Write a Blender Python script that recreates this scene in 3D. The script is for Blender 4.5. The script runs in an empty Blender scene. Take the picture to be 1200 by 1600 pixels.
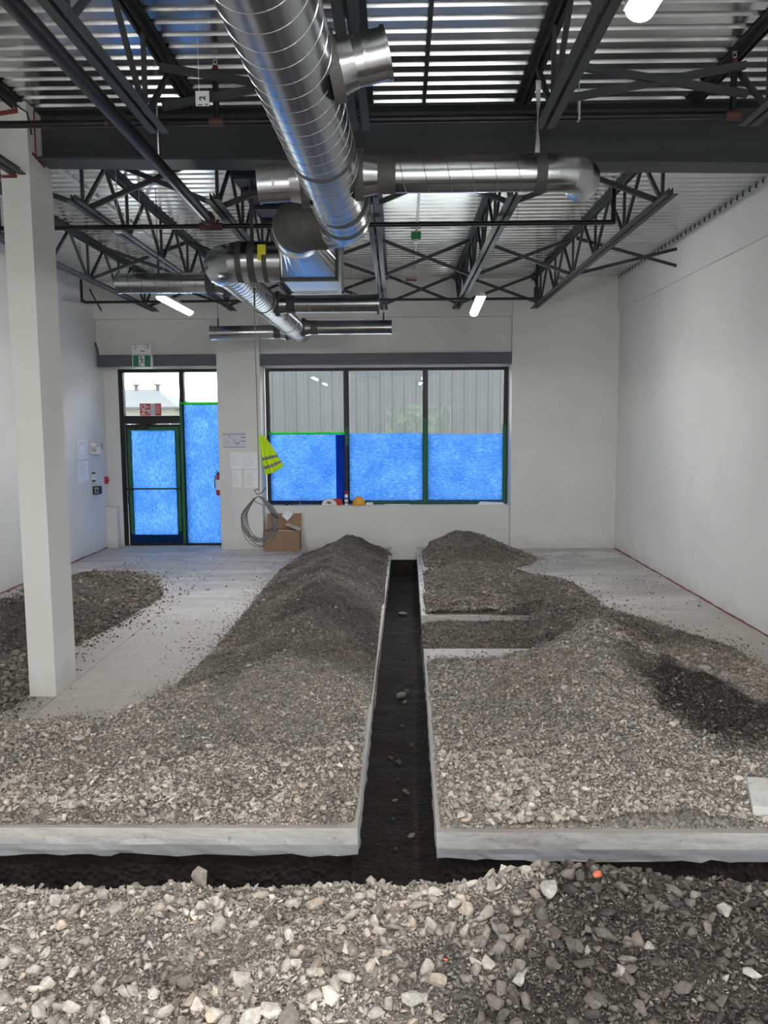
import bpy, bmesh, math, random
import numpy as np
from mathutils import Vector, Matrix

SC = bpy.context.scene
COL = SC.collection

# ------------------------------------------------------------------ camera
CAM_H = 2.10
F_PX = 1270.0
PITCH, YAW, ROLL = math.radians(6.25), math.radians(0.95), 0.006
fw = Vector((-math.sin(YAW) * math.cos(PITCH), math.cos(YAW) * math.cos(PITCH), -math.sin(PITCH)))
r0 = Vector((math.cos(YAW), math.sin(YAW), 0))
u0 = r0.cross(fw)
rt = r0 * math.cos(ROLL) - u0 * math.sin(ROLL)
up = u0 * math.cos(ROLL) + r0 * math.sin(ROLL)
cam = bpy.data.cameras.new('camera')
cam.sensor_fit = 'HORIZONTAL'
cam.sensor_width = 36.0
cam.lens = 36.0 * F_PX / 1200.0
cam.clip_start, cam.clip_end = 0.05, 300
cam_o = bpy.data.objects.new('camera', cam)
cam_o.matrix_world = Matrix(((rt.x, up.x, -fw.x, 0), (rt.y, up.y, -fw.y, 0), (rt.z, up.z, -fw.z, CAM_H), (0, 0, 0, 1)))
COL.objects.link(cam_o)
SC.camera = cam_o

# ------------------------------------------------------------------ view / sky / exposure
SC.view_settings.view_transform = 'Standard'
SC.view_settings.look = 'None'
SC.view_settings.gamma = 1.0
SC.view_settings.exposure = 0.0
SC.view_settings.use_curve_mapping = False
SKY_STRENGTH = 13.0
LAMP_STRENGTH = 132.0
world = bpy.data.worlds.new('overcast_sky')
SC.world = world
world.use_nodes = True
wn, wl = world.node_tree.nodes, world.node_tree.links
wn.clear()
w_out = wn.new('ShaderNodeOutputWorld')
w_bg = wn.new('ShaderNodeBackground')
w_tc = wn.new('ShaderNodeTexCoord')
w_no = wn.new('ShaderNodeTexNoise')
w_no.inputs['Scale'].default_value = 3.0
w_no.inputs['Detail'].default_value = 5.0
w_rp = wn.new('ShaderNodeValToRGB')
w_rp.color_ramp.elements[0].position = 0.3
w_rp.color_ramp.elements[0].color = (0.72, 0.80, 0.88, 1)
w_rp.color_ramp.elements[1].position = 0.6
w_rp.color_ramp.elements[1].color = (0.98, 1.0, 1.0, 1)
w_bg.inputs['Strength'].default_value = SKY_STRENGTH
wl.new(w_tc.outputs['Generated'], w_no.inputs['Vector'])
wl.new(w_no.outputs['Fac'], w_rp.inputs['Fac'])
wl.new(w_rp.outputs['Color'], w_bg.inputs['Color'])
wl.new(w_bg.outputs['Background'], w_out.inputs['Surface'])

random.seed(7)
RNG = np.random.default_rng(11)
PI = math.pi

# ------------------------------------------------------------------ materials
MATS = {}

def new_mat(name):
    m = bpy.data.materials.new(name)
    m.use_nodes = True
    nt = m.node_tree
    b = nt.nodes['Principled BSDF']
    MATS[name] = m
    return m, nt, nt.nodes, nt.links, b

def noise_tex(nt, scale, detail=4, rough=0.55, vec=None, dist=0.0):
    n = nt.nodes.new('ShaderNodeTexNoise')
    n.inputs['Scale'].default_value = scale
    n.inputs['Detail'].default_value = detail
    n.inputs['Roughness'].default_value = rough
    n.inputs['Distortion'].default_value = dist
    if vec is not None:
        nt.links.new(vec, n.inputs['Vector'])
    return n

def ramp(nt, fac, stops):
    r = nt.nodes.new('ShaderNodeValToRGB')
    e = r.color_ramp.elements
    while len(e) < len(stops):
        e.new(0.5)
    for i, (p, c) in enumerate(stops):
        e[i].position = p
        e[i].color = (c[0], c[1], c[2], 1)
    nt.links.new(fac, r.inputs['Fac'])
    return r

def mixc(nt, fac, a, b, blend='MIX'):
    m = nt.nodes.new('ShaderNodeMix')
    m.data_type = 'RGBA'
    m.blend_type = blend
    for sock, v in ((m.inputs['Factor'], fac), (m.inputs[6], a), (m.inputs[7], b)):
        if isinstance(v, bpy.types.NodeSocket):
            nt.links.new(v, sock)
        elif isinstance(v, (tuple, list)):
            sock.default_value = (v[0], v[1], v[2], 1)
        else:
            sock.default_value = v
    return m.outputs[2]

def math_n(nt, op, a, b=0.0, clamp=False):
    m = nt.nodes.new('ShaderNodeMath')
    m.operation = op
    m.use_clamp = clamp
    for i, v in enumerate((a, b)):
        if isinstance(v, bpy.types.NodeSocket):
            nt.links.new(v, m.inputs[i])
        else:
            m.inputs[i].default_value = v
    return m.outputs[0]

def geo_pos(nt):
    g = nt.nodes.new('ShaderNodeNewGeometry')
    return g.outputs['Position']

def bump(nt, b, height, strength=0.3, dist=0.01):
    n = nt.nodes.new('ShaderNodeBump')
    n.inputs['Strength'].default_value = strength
    n.inputs['Distance'].default_value = dist
    nt.links.new(height, n.inputs['Height'])
    nt.links.new(n.outputs['Normal'], b.inputs['Normal'])
    return n

def plain(name, col, rough=0.6, metal=0.0, var=0.12, scale=8.0, bmp=0.0):
    """Procedural paint / metal / plastic: a colour with a little mottling and roughness change."""
    m, nt, N, L, b = new_mat(name)
    n = noise_tex(nt, scale, 4)
    c0 = tuple(max(0, c * (1 - var)) for c in col)
    c1 = tuple(min(1, c * (1 + var)) for c in col)
    r = ramp(nt, n.outputs['Fac'], ((0.3, c0), (0.7, c1)))
    L.new(r.outputs['Color'], b.inputs['Base Color'])
    b.inputs['Roughness'].default_value = rough
    b.inputs['Metallic'].default_value = metal
    if bmp:
        n2 = noise_tex(nt, scale * 12, 3)
        bump(nt, b, n2.outputs['Fac'], bmp, 0.004)
    return m

def make_materials():
    plain('steel_paint', (0.029, 0.033, 0.037), 0.55, 0.0, 0.2, 6, 0.05)
    plain('steel_header', (0.085, 0.10, 0.115), 0.6, 0.0, 0.25, 5, 0.08)
    plain('black_pipe', (0.008, 0.008, 0.011), 0.38, 0.3, 0.2, 9)
    plain('rust_red', (0.075, 0.028, 0.024), 0.7, 0.0, 0.3, 20)
    plain('red_caulk', (0.17, 0.03, 0.027), 0.7, 0.0, 0.35, 15)
    plain('black_frame', (0.010, 0.011, 0.014), 0.4, 0.2, 0.2, 5)
    plain('green_tape', (0.012, 0.13, 0.05), 0.6, 0.0, 0.2, 25)
    plain('mastic', (0.055, 0.053, 0.050), 0.55, 0.0, 0.25, 14, 0.2)
    plain('white_plastic', (0.72, 0.72, 0.70), 0.45, 0.0, 0.05, 5)
    plain('paper', (0.82, 0.84, 0.88), 0.8, 0.0, 0.04, 12)
    plain('paper_tinted', (0.60, 0.62, 0.70), 0.8, 0.0, 0.06, 12)
    plain('print_grey', (0.38, 0.39, 0.42), 0.8, 0.0, 0.1, 30)
    plain('print_dark', (0.06, 0.07, 0.08), 0.8, 0.0, 0.1, 30)
    plain('sign_green', (0.006, 0.16, 0.075), 0.4, 0.0, 0.1, 10)
    plain('sign_red', (0.55, 0.03, 0.035), 0.5, 0.0, 0.08, 10)
    plain('glossy_red', (0.50, 0.02, 0.02), 0.3, 0.0, 0.1, 10)
    plain('black_plastic', (0.012, 0.012, 0.014), 0.45, 0.0, 0.2, 10)
    plain('hard_hat_yellow', (0.75, 0.36, 0.02), 0.35, 0.0, 0.06, 6)
    plain('yellow_sticker', (0.70, 0.62, 0.02), 0.5, 0.0, 0.1, 12)
    plain('silver_tape', (0.24, 0.25, 0.26), 0.4, 0.2, 0.1, 20)
    plain('cable_grey', (0.16, 0.165, 0.18), 0.5, 0.0, 0.15, 12)
    plain('cardboard', (0.27, 0.17, 0.11), 0.8, 0.0, 0.1, 10)
    plain('cardboard_edge', (0.55, 0.46, 0.36), 0.8, 0.0, 0.1, 10)
    plain('cardboard_dark', (0.10, 0.065, 0.045), 0.9, 0.0, 0.1, 10)
    plain('junction_green', (0.01, 0.20, 0.05), 0.5, 0.0, 0.1, 10)
    plain('navy_sheet', (0.010, 0.014, 0.030), 0.5, 0.2, 0.2, 6)
    plain('conduit_silver', (0.55, 0.56, 0.58), 0.35, 0.8, 0.1, 9)
    plain('roof_shingle', (0.036, 0.038, 0.040), 0.9, 0.0, 0.15, 3)
    plain('house_wall', (0.10, 0.095, 0.078), 0.9, 0.0, 0.08, 2)
    plain('house_window', (0.045, 0.05, 0.06), 0.3, 0.0, 0.1, 2)
    plain('siding_seam', (0.050, 0.054, 0.060), 0.6, 0.0, 0.1, 2)
    plain('siding', (0.0098, 0.0110, 0.0122), 0.6, 0.0, 0.12, 1.5)
    plain('apron', (0.50, 0.50, 0.48), 0.9, 0.0, 0.12, 2)
    plain('asphalt', (0.12, 0.12, 0.12), 0.9, 0.0, 0.15, 2)
    plain('leaf', (0.14, 0.24, 0.08), 0.7, 0.0, 0.5, 3)
    plain('bark', (0.10, 0.07, 0.05), 0.9, 0.0, 0.2, 6)
    plain('orange_stone', (0.70, 0.16, 0.09), 0.8, 0.0, 0.15, 30)
    plain('board_white', (0.55, 0.55, 0.52), 0.8, 0.0, 0.08, 5)

    # gypsum walls: warm white, faint roller mottling, dust near the floor, mud specks below the big window
    m, nt, N, L, b = new_mat('drywall')
    pos = geo_pos(nt)
    n1 = noise_tex(nt, 1.3, 4, 0.5, pos)
    n2 = noise_tex(nt, 40, 2, 0.5, pos)
    base = ramp(nt, n1.outputs['Fac'], ((0.3, (0.645, 0.645, 0.625)), (0.7, (0.70, 0.70, 0.68))))
    sep = N.new('ShaderNodeSeparateXYZ'); L.new(pos, sep.inputs[0])
    low = math_n(nt, 'SUBTRACT', 0.28, sep.outputs['Z'])
    low = math_n(nt, 'MULTIPLY', low, 2.2)
    n3 = noise_tex(nt, 5, 4, 0.6, pos)
    lown = math_n(nt, 'ADD', low, math_n(nt, 'SUBTRACT', n3.outputs['Fac'], 0.62), True)
    c = mixc(nt, math_n(nt, 'MULTIPLY', lown, 0.7, True), base.outputs['Color'], (0.36, 0.33, 0.28))
    L.new(c, b.inputs['Base Color'])
    b.inputs['Roughness'].default_value = 0.75
    bump(nt, b, n2.outputs['Fac'], 0.04, 0.003)

    m, nt, N, L, b = new_mat('drywall_spattered')
    pos = geo_pos(nt)
    n1 = noise_tex(nt, 1.3, 4, 0.5, pos)
    base = ramp(nt, n1.outputs['Fac'], ((0.3, (0.645, 0.645, 0.625)), (0.7, (0.70, 0.70, 0.68))))
    vo = N.new('ShaderNodeTexVoronoi'); vo.inputs['Scale'].default_value = 16.0
    L.new(pos, vo.inputs['Vector'])
    sepc = N.new('ShaderNodeSeparateColor'); L.new(vo.outputs['Color'], sepc.inputs[0])
    rad = math_n(nt, 'MULTIPLY', sepc.outputs[0], 0.24)
    spot = math_n(nt, 'LESS_THAN', vo.outputs['Distance'], rad)
    keep = math_n(nt, 'GREATER_THAN', sepc.outputs[1], 0.55)
    sep = N.new('ShaderNodeSeparateXYZ'); L.new(pos, sep.inputs[0])
    dx = math_n(nt, 'ABSOLUTE', math_n(nt, 'SUBTRACT', sep.outputs['X'], 0.55))
    fall = math_n(nt, 'LESS_THAN', math_n(nt, 'ADD', math_n(nt, 'MULTIPLY', dx, 0.9), math_n(nt, 'MULTIPLY', sepc.outputs[2], 0.6)), 0.85)
    spot = math_n(nt, 'MULTIPLY', math_n(nt, 'MULTIPLY', spot, keep), fall)
    low = math_n(nt, 'MULTIPLY', math_n(nt, 'SUBTRACT', 0.22, sep.outputs['Z']), 3.0)
    n3 = noise_tex(nt, 5, 4, 0.6, pos)
    lown = math_n(nt, 'ADD', low, math_n(nt, 'SUBTRACT', n3.outputs['Fac'], 0.6), True)
    c = mixc(nt, math_n(nt, 'MULTIPLY', lown, 0.6, True), base.outputs['Color'], (0.33, 0.30, 0.26))
    c = mixc(nt, math_n(nt, 'MULTIPLY', spot, 0.8), c, (0.12, 0.11, 0.10))
    L.new(c, b.inputs['Base Color'])
    b.inputs['Roughness'].default_value = 0.75

    # floor slab: smooth grey concrete, dusty swirls, tan dust, sawn joint in line with the column
    m, nt, N, L, b = new_mat('concrete_floor')
    pos = geo_pos(nt)
    mpf = N.new('ShaderNodeMapping'); mpf.inputs['Scale'].default_value = (0.55, 1.5, 1.0); L.new(pos, mpf.inputs['Vector'])
    n1 = noise_tex(nt, 1.0, 7, 0.65, mpf.outputs['Vector'], 1.0)
    n2 = noise_tex(nt, 6, 5, 0.65, pos)
    n4 = noise_tex(nt, 90, 2, 0.5, pos)
    grey = ramp(nt, n1.outputs['Fac'], ((0.34, (0.27, 0.27, 0.27)), (0.48, (0.43, 0.425, 0.42)), (0.62, (0.60, 0.595, 0.585))))
    dustf = ramp(nt, n2.outputs['Fac'], ((0.42, (0, 0, 0)), (0.72, (1, 1, 1))))
    sepd = N.new('ShaderNodeSeparateXYZ'); L.new(pos, sepd.inputs[0])
    belt = math_n(nt, 'MULTIPLY', math_n(nt, 'SUBTRACT', 11.2, sepd.outputs['Y']), 0.28, True)
    c = mixc(nt, math_n(nt, 'MULTIPLY', belt, 0.75), grey.outputs['Color'], (0.40, 0.365, 0.325))
    c = mixc(nt, math_n(nt, 'MULTIPLY', dustf.outputs['Color'], 0.55), c, (0.35, 0.315, 0.275))
    sp = ramp(nt, n4.outputs['Fac'], ((0.66, (0, 0, 0)), (0.72, (1, 1, 1))))
    c = mixc(nt, math_n(nt, 'MULTIPLY', sp.outputs['Color'], 0.5), c, (0.16, 0.145, 0.125))
    sep = N.new('ShaderNodeSeparateXYZ'); L.new(pos, sep.inputs[0])
    jx = math_n(nt, 'LESS_THAN', math_n(nt, 'ABSOLUTE', math_n(nt, 'SUBTRACT', sep.outputs['X'], -2.66)), 0.006)
    jy = math_n(nt, 'LESS_THAN', math_n(nt, 'ABSOLUTE', math_n(nt, 'SUBTRACT', sep.outputs['Y'], 10.4)), 0.004)
    j = math_n(nt, 'MAXIMUM', jx, jy)
    c = mixc(nt, math_n(nt, 'MULTIPLY', j, 0.55), c, (0.10, 0.095, 0.09))
    L.new(c, b.inputs['Base Color'])
    rr = ramp(nt, n1.outputs['Fac'], ((0.3, (0.42,) * 3), (0.7, (0.75,) * 3)))
    L.new(rr.outputs['Color'], b.inputs['Roughness'])
    bump(nt, b, n2.outputs['Fac'], 0.12, 0.004)

    # sawn slab edge: pale smeared slurry, grey lower lip
    m, nt, N, L, b = new_mat('concrete_cut')
    pos = geo_pos(nt)
    mp = N.new('ShaderNodeMapping'); mp.inputs['Scale'].default_value = (2.0, 2.0, 9.0)
    L.new(pos, mp.inputs['Vector'])
    n1 = noise_tex(nt, 2.2, 6, 0.65, mp.outputs['Vector'], 1.2)
    n2 = noise_tex(nt, 26, 4, 0.6, pos)
    c = ramp(nt, n1.outputs['Fac'], ((0.28, (0.48, 0.475, 0.455)), (0.5, (0.64, 0.635, 0.61)), (0.75, (0.72, 0.715, 0.69))))
    sp = ramp(nt, n2.outputs['Fac'], ((0.62, (0, 0, 0)), (0.70, (1, 1, 1))))
    c = mixc(nt, math_n(nt, 'MULTIPLY', sp.outputs['Color'], 0.45), c.outputs['Color'], (0.17, 0.165, 0.16))
    L.new(c, b.inputs['Base Color'])
    b.inputs['Roughness'].default_value = 0.8
    bump(nt, b, n1.outputs['Fac'], 0.35, 0.012)

    plain('slab_lip', (0.42, 0.435, 0.46), 0.7, 0.0, 0.2, 5, 0.2)

    # soil
    m, nt, N, L, b = new_mat('trench_soil')
    pos = geo_pos(nt)
    n1 = noise_tex(nt, 7, 6, 0.65, pos)
    vo = N.new('ShaderNodeTexVoronoi'); vo.inputs['Scale'].default_value = 30.0
    L.new(pos, vo.inputs['Vector'])
    c = ramp(nt, n1.outputs['Fac'], ((0.3, (0.012, 0.0095, 0.008)), (0.7, (0.035, 0.028, 0.0235))))
    L.new(c.outputs['Color'], b.inputs['Base Color'])
    b.inputs['Roughness'].default_value = 0.95
    bump(nt, b, vo.outputs['Distance'], 0.8, 0.02)

    for nm in ('gravel_bed', 'gravel_stones'):
        m, nt, N, L, b = new_mat(nm)
        pos = geo_pos(nt)
        at = N.new('ShaderNodeAttribute'); at.attribute_name = 'tone'
        n1 = noise_tex(nt, 9, 5, 0.65, pos)
        n2 = noise_tex(nt, 130 if nm == 'gravel_bed' else 220, 3, 0.6, pos)
        f = math_n(nt, 'ADD', math_n(nt, 'MULTIPLY', n1.outputs['Fac'], 0.45), math_n(nt, 'MULTIPLY', n2.outputs['Fac'], 0.55))
        v = ramp(nt, f, ((0.34, (0.62,) * 3), (0.66, (1.30,) * 3)))
        c = mixc(nt, 1.0, at.outputs['Color'], v.outputs['Color'], 'MULTIPLY')
        L.new(c, b.inputs['Base Color'])
        b.inputs['Roughness'].default_value = 0.95
        b.inputs['Specular IOR Level'].default_value = 0.25
        if nm == 'gravel_bed':
            vo = N.new('ShaderNodeTexVoronoi'); vo.inputs['Scale'].default_value = 62.0
            vs_ = N.new('ShaderNodeTexVoronoi'); vs_.inputs['Scale'].default_value = 150.0
            L.new(pos, vo.inputs['Vector']); L.new(pos, vs_.inputs['Vector'])
            sc_ = N.new('ShaderNodeSeparateColor'); L.new(vo.outputs['Color'], sc_.inputs[0])
            pv = ramp(nt, sc_.outputs[0], ((0.0, (0.62,) * 3), (0.6, (1.05,) * 3), (1.0, (1.5,) * 3)))
            L.new(mixc(nt, 1.0, c, pv.outputs['Color'], 'MULTIPLY'), b.inputs['Base Color'])
            hh = math_n(nt, 'ADD', math_n(nt, 'MULTIPLY', vo.outputs['Distance'], -1.6), math_n(nt, 'MULTIPLY', vs_.outputs['Distance'], -0.6))
            bump(nt, b, hh, 1.0, 0.016)
        else:
            bump(nt, b, n2.outputs['Fac'], 0.25, 0.004)

    m, nt, N, L, b = new_mat('stone_single')
    pos = geo_pos(nt)
    oi = N.new('ShaderNodeObjectInfo')
    n1 = noise_tex(nt, 60, 4, 0.65, pos)
    v = ramp(nt, n1.outputs['Fac'], ((0.3, (0.68,) * 3), (0.7, (1.25,) * 3)))
    c = mixc(nt, 1.0, oi.outputs['Color'], v.outputs['Color'], 'MULTIPLY')
    L.new(c, b.inputs['Base Color'])
    b.inputs['Roughness'].default_value = 0.92
    b.inputs['Specular IOR Level'].default_value = 0.25
    bump(nt, b, n1.outputs['Fac'], 0.3, 0.006)

    # galvanised sheet
    for nm, c0, c1, ro, sc in (('galv_deck', (0.50, 0.51, 0.51), (0.66, 0.67, 0.67), 0.20, 1.2),
                               ('galv_duct', (0.36, 0.375, 0.39), (0.46, 0.475, 0.49), 0.20, 2.0)):
        m, nt, N, L, b = new_mat(nm)
        pos = geo_pos(nt)
        n1 = noise_tex(nt, sc, 5, 0.6, pos)
        vo = N.new('ShaderNodeTexVoronoi'); vo.inputs['Scale'].default_value = 60.0
        L.new(pos, vo.inputs['Vector'])
        f = math_n(nt, 'ADD', math_n(nt, 'MULTIPLY', n1.outputs['Fac'], 0.85), math_n(nt, 'MULTIPLY', vo.outputs['Distance'], 0.15))
        c = ramp(nt, f, ((0.3, c0), (0.7, c1)))
        L.new(c.outputs['Color'], b.inputs['Base Color'])
        b.inputs['Metallic'].default_value = 1.0
        rr = ramp(nt, n1.outputs['Fac'], ((0.3, (ro - 0.02,) * 3), (0.7, (ro + 0.06,) * 3)))
        L.new(rr.outputs['Color'], b.inputs['Roughness'])

    # thin pane of glass: see-through with Fresnel reflection and a little dust
    m, nt, N, L, b = new_mat('pane_glass')
    N.remove(b)
    out = N['Material Output']
    tr = N.new('ShaderNodeBsdfTransparent'); tr.inputs[0].default_value = (0.93, 0.95, 0.95, 1)
    gl = N.new('ShaderNodeBsdfGlossy'); gl.inputs['Roughness'].default_value = 0.0
    df = N.new('ShaderNodeBsdfDiffuse'); df.inputs[0].default_value = (0.6, 0.6, 0.6, 1)
    fr = N.new('ShaderNodeFresnel'); fr.inputs['IOR'].default_value = 1.5
    f2 = math_n(nt, 'MULTIPLY', fr.outputs[0], 1.25, True)
    m1 = N.new('ShaderNodeMixShader'); L.new(f2, m1.inputs[0]); L.new(tr.outputs[0], m1.inputs[1]); L.new(gl.outputs[0], m1.inputs[2])
    pos = geo_pos(nt)
    n1 = noise_tex(nt, 2.5, 6, 0.7, pos, 1.0)
    dr = ramp(nt, n1.outputs['Fac'], ((0.40, (0.0005,) * 3), (0.85, (0.010,) * 3)))
    m2 = N.new('ShaderNodeMixShader'); L.new(dr.outputs['Color'], m2.inputs[0]); L.new(m1.outputs[0], m2.inputs[1]); L.new(df.outputs[0], m2.inputs[2])
    L.new(m2.outputs[0], out.inputs['Surface'])

    # blue fibrous film that lets daylight through: fibres upright on the door, lying on the window
    for nm, msc in (('blue_film_upright', (1.6, 1.0, 0.45)), ('blue_film_flat', (0.5, 1.0, 1.7))):
        m, nt, N, L, b = new_mat(nm)
        N.remove(b)
        out = N['Material Output']
        pos = geo_pos(nt)
        mp = N.new('ShaderNodeMapping'); mp.inputs['Scale'].default_value = msc
        L.new(pos, mp.inputs['Vector'])
        n1 = noise_tex(nt, 42, 5, 0.75, mp.outputs['Vector'], 0.5)
        n2 = noise_tex(nt, 3.0, 3, 0.5, pos)
        f = math_n(nt, 'ADD', math_n(nt, 'MULTIPLY', n1.outputs['Fac'], 0.8), math_n(nt, 'MULTIPLY', n2.outputs['Fac'], 0.2))
        c = ramp(nt, f, ((0.36, (0.020, 0.100, 0.40)), (0.5, (0.052, 0.190, 0.545)), (0.64, (0.18, 0.38, 0.74))))
        tl = N.new('ShaderNodeBsdfTranslucent'); L.new(c.outputs['Color'], tl.inputs[0])
        df = N.new('ShaderNodeBsdfDiffuse'); df.inputs[0].default_value = (0.03, 0.10, 0.36, 1)
        ms = N.new('ShaderNodeMixShader'); ms.inputs[0].default_value = 0.22
        L.new(tl.outputs[0], ms.inputs[1]); L.new(df.outputs[0], ms.inputs[2])
        L.new(ms.outputs[0], out.inputs['Surface'])

    # bright green tape with light coming through it
    m, nt, N, L, b = new_mat('green_tape_thin')
    N.remove(b)
    out = N['Material Output']
    tl = N.new('ShaderNodeBsdfTranslucent')
    n1 = noise_tex(nt, 30, 3)
    c = ramp(nt, n1.outputs['Fac'], ((0.3, (0.10, 0.55, 0.10)), (0.7, (0.22, 0.80, 0.22))))
    L.new(c.outputs['Color'], tl.inputs[0])
    df = N.new('ShaderNodeBsdfDiffuse'); df.inputs[0].default_value = (0.06, 0.5, 0.10, 1)
    ms = N.new('ShaderNodeMixShader'); ms.inputs[0].default_value = 0.3
    L.new(tl.outputs[0], ms.inputs[1]); L.new(df.outputs[0], ms.inputs[2])
    L.new(ms.outputs[0], out.inputs['Surface'])

    m, nt, N, L, b = new_mat('hi_vis')
    n1 = noise_tex(nt, 12, 3)
    c = ramp(nt, n1.outputs['Fac'], ((0.3, (0.48, 0.78, 0.0)), (0.7, (0.66, 0.95, 0.02))))
    L.new(c.outputs['Color'], b.inputs['Base Color'])
    b.inputs['Roughness'].default_value = 0.8

    m, nt, N, L, b = new_mat('lamp_diffuser')
    n1 = noise_tex(nt, 3, 2)
    c = ramp(nt, n1.outputs['Fac'], ((0.0, (1.0, 0.98, 0.95)), (1.0, (1.0, 0.99, 0.97))))
    L.new(c.outputs['Color'], b.inputs['Emission Color'])
    b.inputs['Emission Strength'].default_value = LAMP_STRENGTH

make_materials()

# ------------------------------------------------------------------ mesh helpers
class MB:
    def __init__(self):
        self.v, self.f = [], []

    def add(self, verts, faces):
        o = len(self.v)
        self.v += [tuple(p) for p in verts]
        self.f += [tuple(i + o for i in f) for f in faces]
        return self

    def box(self, x0, x1, y0, y1, z0, z1):
        return self.add([(x0, y0, z0), (x1, y0, z0), (x1, y1, z0), (x0, y1, z0), (x0, y0, z1), (x1, y0, z1), (x1, y1, z1), (x0, y1, z1)],
                        [(0, 3, 2, 1), (4, 5, 6, 7), (0, 1, 5, 4), (1, 2, 6, 5), (2, 3, 7, 6), (3, 0, 4, 7)])

    def hexa(self, p):
        """eight corners: bottom ring then top ring"""
        return self.add(p, [(0, 3, 2, 1), (4, 5, 6, 7), (0, 1, 5, 4), (1, 2, 6, 5), (2, 3, 7, 6), (3, 0, 4, 7)])

    def bar(self, p0, p1, w, t, upv=(0, 0, 1)):
        """rectangular bar from p0 to p1: w across, t along the up direction"""
        p0, p1 = Vector(p0), Vector(p1)
        d = (p1 - p0).normalized()
        u = Vector(upv)
        s = d.cross(u)
        if s.length < 1e-5:
            s = d.cross(Vector((1, 0, 0)))
        s.normalize()
        u = s.cross(d).normalized()
        a, b = s * w / 2, u * t / 2
        return self.hexa([p0 - a - b, p0 + a - b, p1 + a - b, p1 - a - b, p0 - a + b, p0 + a + b, p1 + a + b, p1 - a + b])

    def tube(self, path, r, n=10, caps=True):
        path = [Vector(p) for p in path]
        rs = r if isinstance(r, (list, tuple)) else [r] * len(path)
        prev = None
        rings = []
        for i, p in enumerate(path):
            d = (path[min(i + 1, len(path) - 1)] - path[max(i - 1, 0)]).normalized()
            if prev is None:
                a = d.cross(Vector((0, 0, 1)))
                if a.length < 1e-3:
                    a = d.cross(Vector((1, 0, 0)))
            else:
                a = prev - d * prev.dot(d)
            a.normalize()
            prev = a
            b = d.cross(a)
            rings.append([p + (a * math.cos(2 * PI * k / n) + b * math.sin(2 * PI * k / n)) * rs[i] for k in range(n)])
        vs = [q for ring in rings for q in ring]
        fs = []
        for i in range(len(path) - 1):
            for k in range(n):
                k2 = (k + 1) % n
                fs.append((i * n + k, i * n + k2, (i + 1) * n + k2, (i + 1) * n + k))
        if caps:
            fs.append(tuple(range(n))[::-1])
            fs.append(tuple((len(path) - 1) * n + k for k in range(n)))
        return self.add(vs, fs)

    def lathe(self, prof, c, axis=(0, 0, 1), n=20):
        """prof: (radius, along-axis) pairs"""
        ax = Vector(axis).normalized()
        a = ax.cross(Vector((0, 0, 1)))
        if a.length < 1e-3:
            a = ax.cross(Vector((1, 0, 0)))
        a.normalize()
        b = ax.cross(a)
        c = Vector(c)
        vs, fs = [], []
        for (r, h) in prof:
            for k in range(n):
                t = 2 * PI * k / n
                vs.append(c + ax * h + (a * math.cos(t) + b * math.sin(t)) * r)
        for i in range(len(prof) - 1):
            for k in range(n):
                k2 = (k + 1) % n
                fs.append((i * n + k, i * n + k2, (i + 1) * n + k2, (i + 1) * n + k))
        fs.append(tuple(range(n))[::-1])
        fs.append(tuple((len(prof) - 1) * n + k for k in range(n)))
        return self.add(vs, fs)

    def build(self, name, mat, parent=None, smooth=False, angle=40):
        me = bpy.data.meshes.new(name)
        me.from_pydata([tuple(p) for p in self.v], [], self.f)
        me.update()
        bm = bmesh.new(); bm.from_mesh(me)
        bmesh.ops.recalc_face_normals(bm, faces=bm.faces)
        bm.to_mesh(me); bm.free()
        if mat:
            me.materials.append(MATS[mat] if isinstance(mat, str) else mat)
        if smooth:
            me.polygons.foreach_set('use_smooth', [True] * len(me.polygons))
            me.set_sharp_from_angle(angle=math.radians(angle))
        o = bpy.data.objects.new(name, me)
        COL.objects.link(o)
        if parent is not None:
            o.parent = parent
            o.matrix_parent_inverse = Matrix.Translation(-Vector(parent.location))
        return o

def bevel(o, w=0.006, seg=2):
    bm = bmesh.new(); bm.from_mesh(o.data)
    bmesh.ops.bevel(bm, geom=list(bm.edges), offset=w, segments=seg, affect='EDGES', profile=0.6)
    bm.to_mesh(o.data); bm.free()
    return o

def tag(o, label, cat, group=None, kind=None):
    o['label'] = label
    o['category'] = cat
    if group:
        o['group'] = group
    if kind:
        o['kind'] = kind
    return o

def thing(name, label, cat, loc=(0, 0, 0), group=None):
    o = bpy.data.objects.new(name, None)
    o.empty_display_size = 0.1
    o.location = loc
    COL.objects.link(o)
    return tag(o, label, cat, group)

def structure(o, label=None):
    o['kind'] = 'structure'
    if label:
        o['label'] = label
    return o

ORD = ['first', 'second', 'third', 'fourth', 'fifth', 'sixth', 'seventh', 'eighth', 'ninth', 'tenth']

# ------------------------------------------------------------------ numpy noise
def _hash(ix, iy, seed):
    n = (ix.astype(np.int64) * 374761393 + iy.astype(np.int64) * 668265263 + seed * 1442695041) & 0x7fffffff
    n = ((n ^ (n >> 13)) * 1274126177) & 0x7fffffff
    return ((n ^ (n >> 16)) & 0xffff) / 65535.0

def vnoise(x, y, seed=0):
    ix, iy = np.floor(x), np.floor(y)
    fx, fy = x - ix, y - iy
    fx, fy = fx * fx * (3 - 2 * fx), fy * fy * (3 - 2 * fy)
    a, b = _hash(ix, iy, seed), _hash(ix + 1, iy, seed)
    c, d = _hash(ix, iy + 1, seed), _hash(ix + 1, iy + 1, seed)
    return (a * (1 - fx) + b * fx) * (1 - fy) + (c * (1 - fx) + d * fx) * fy

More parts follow.
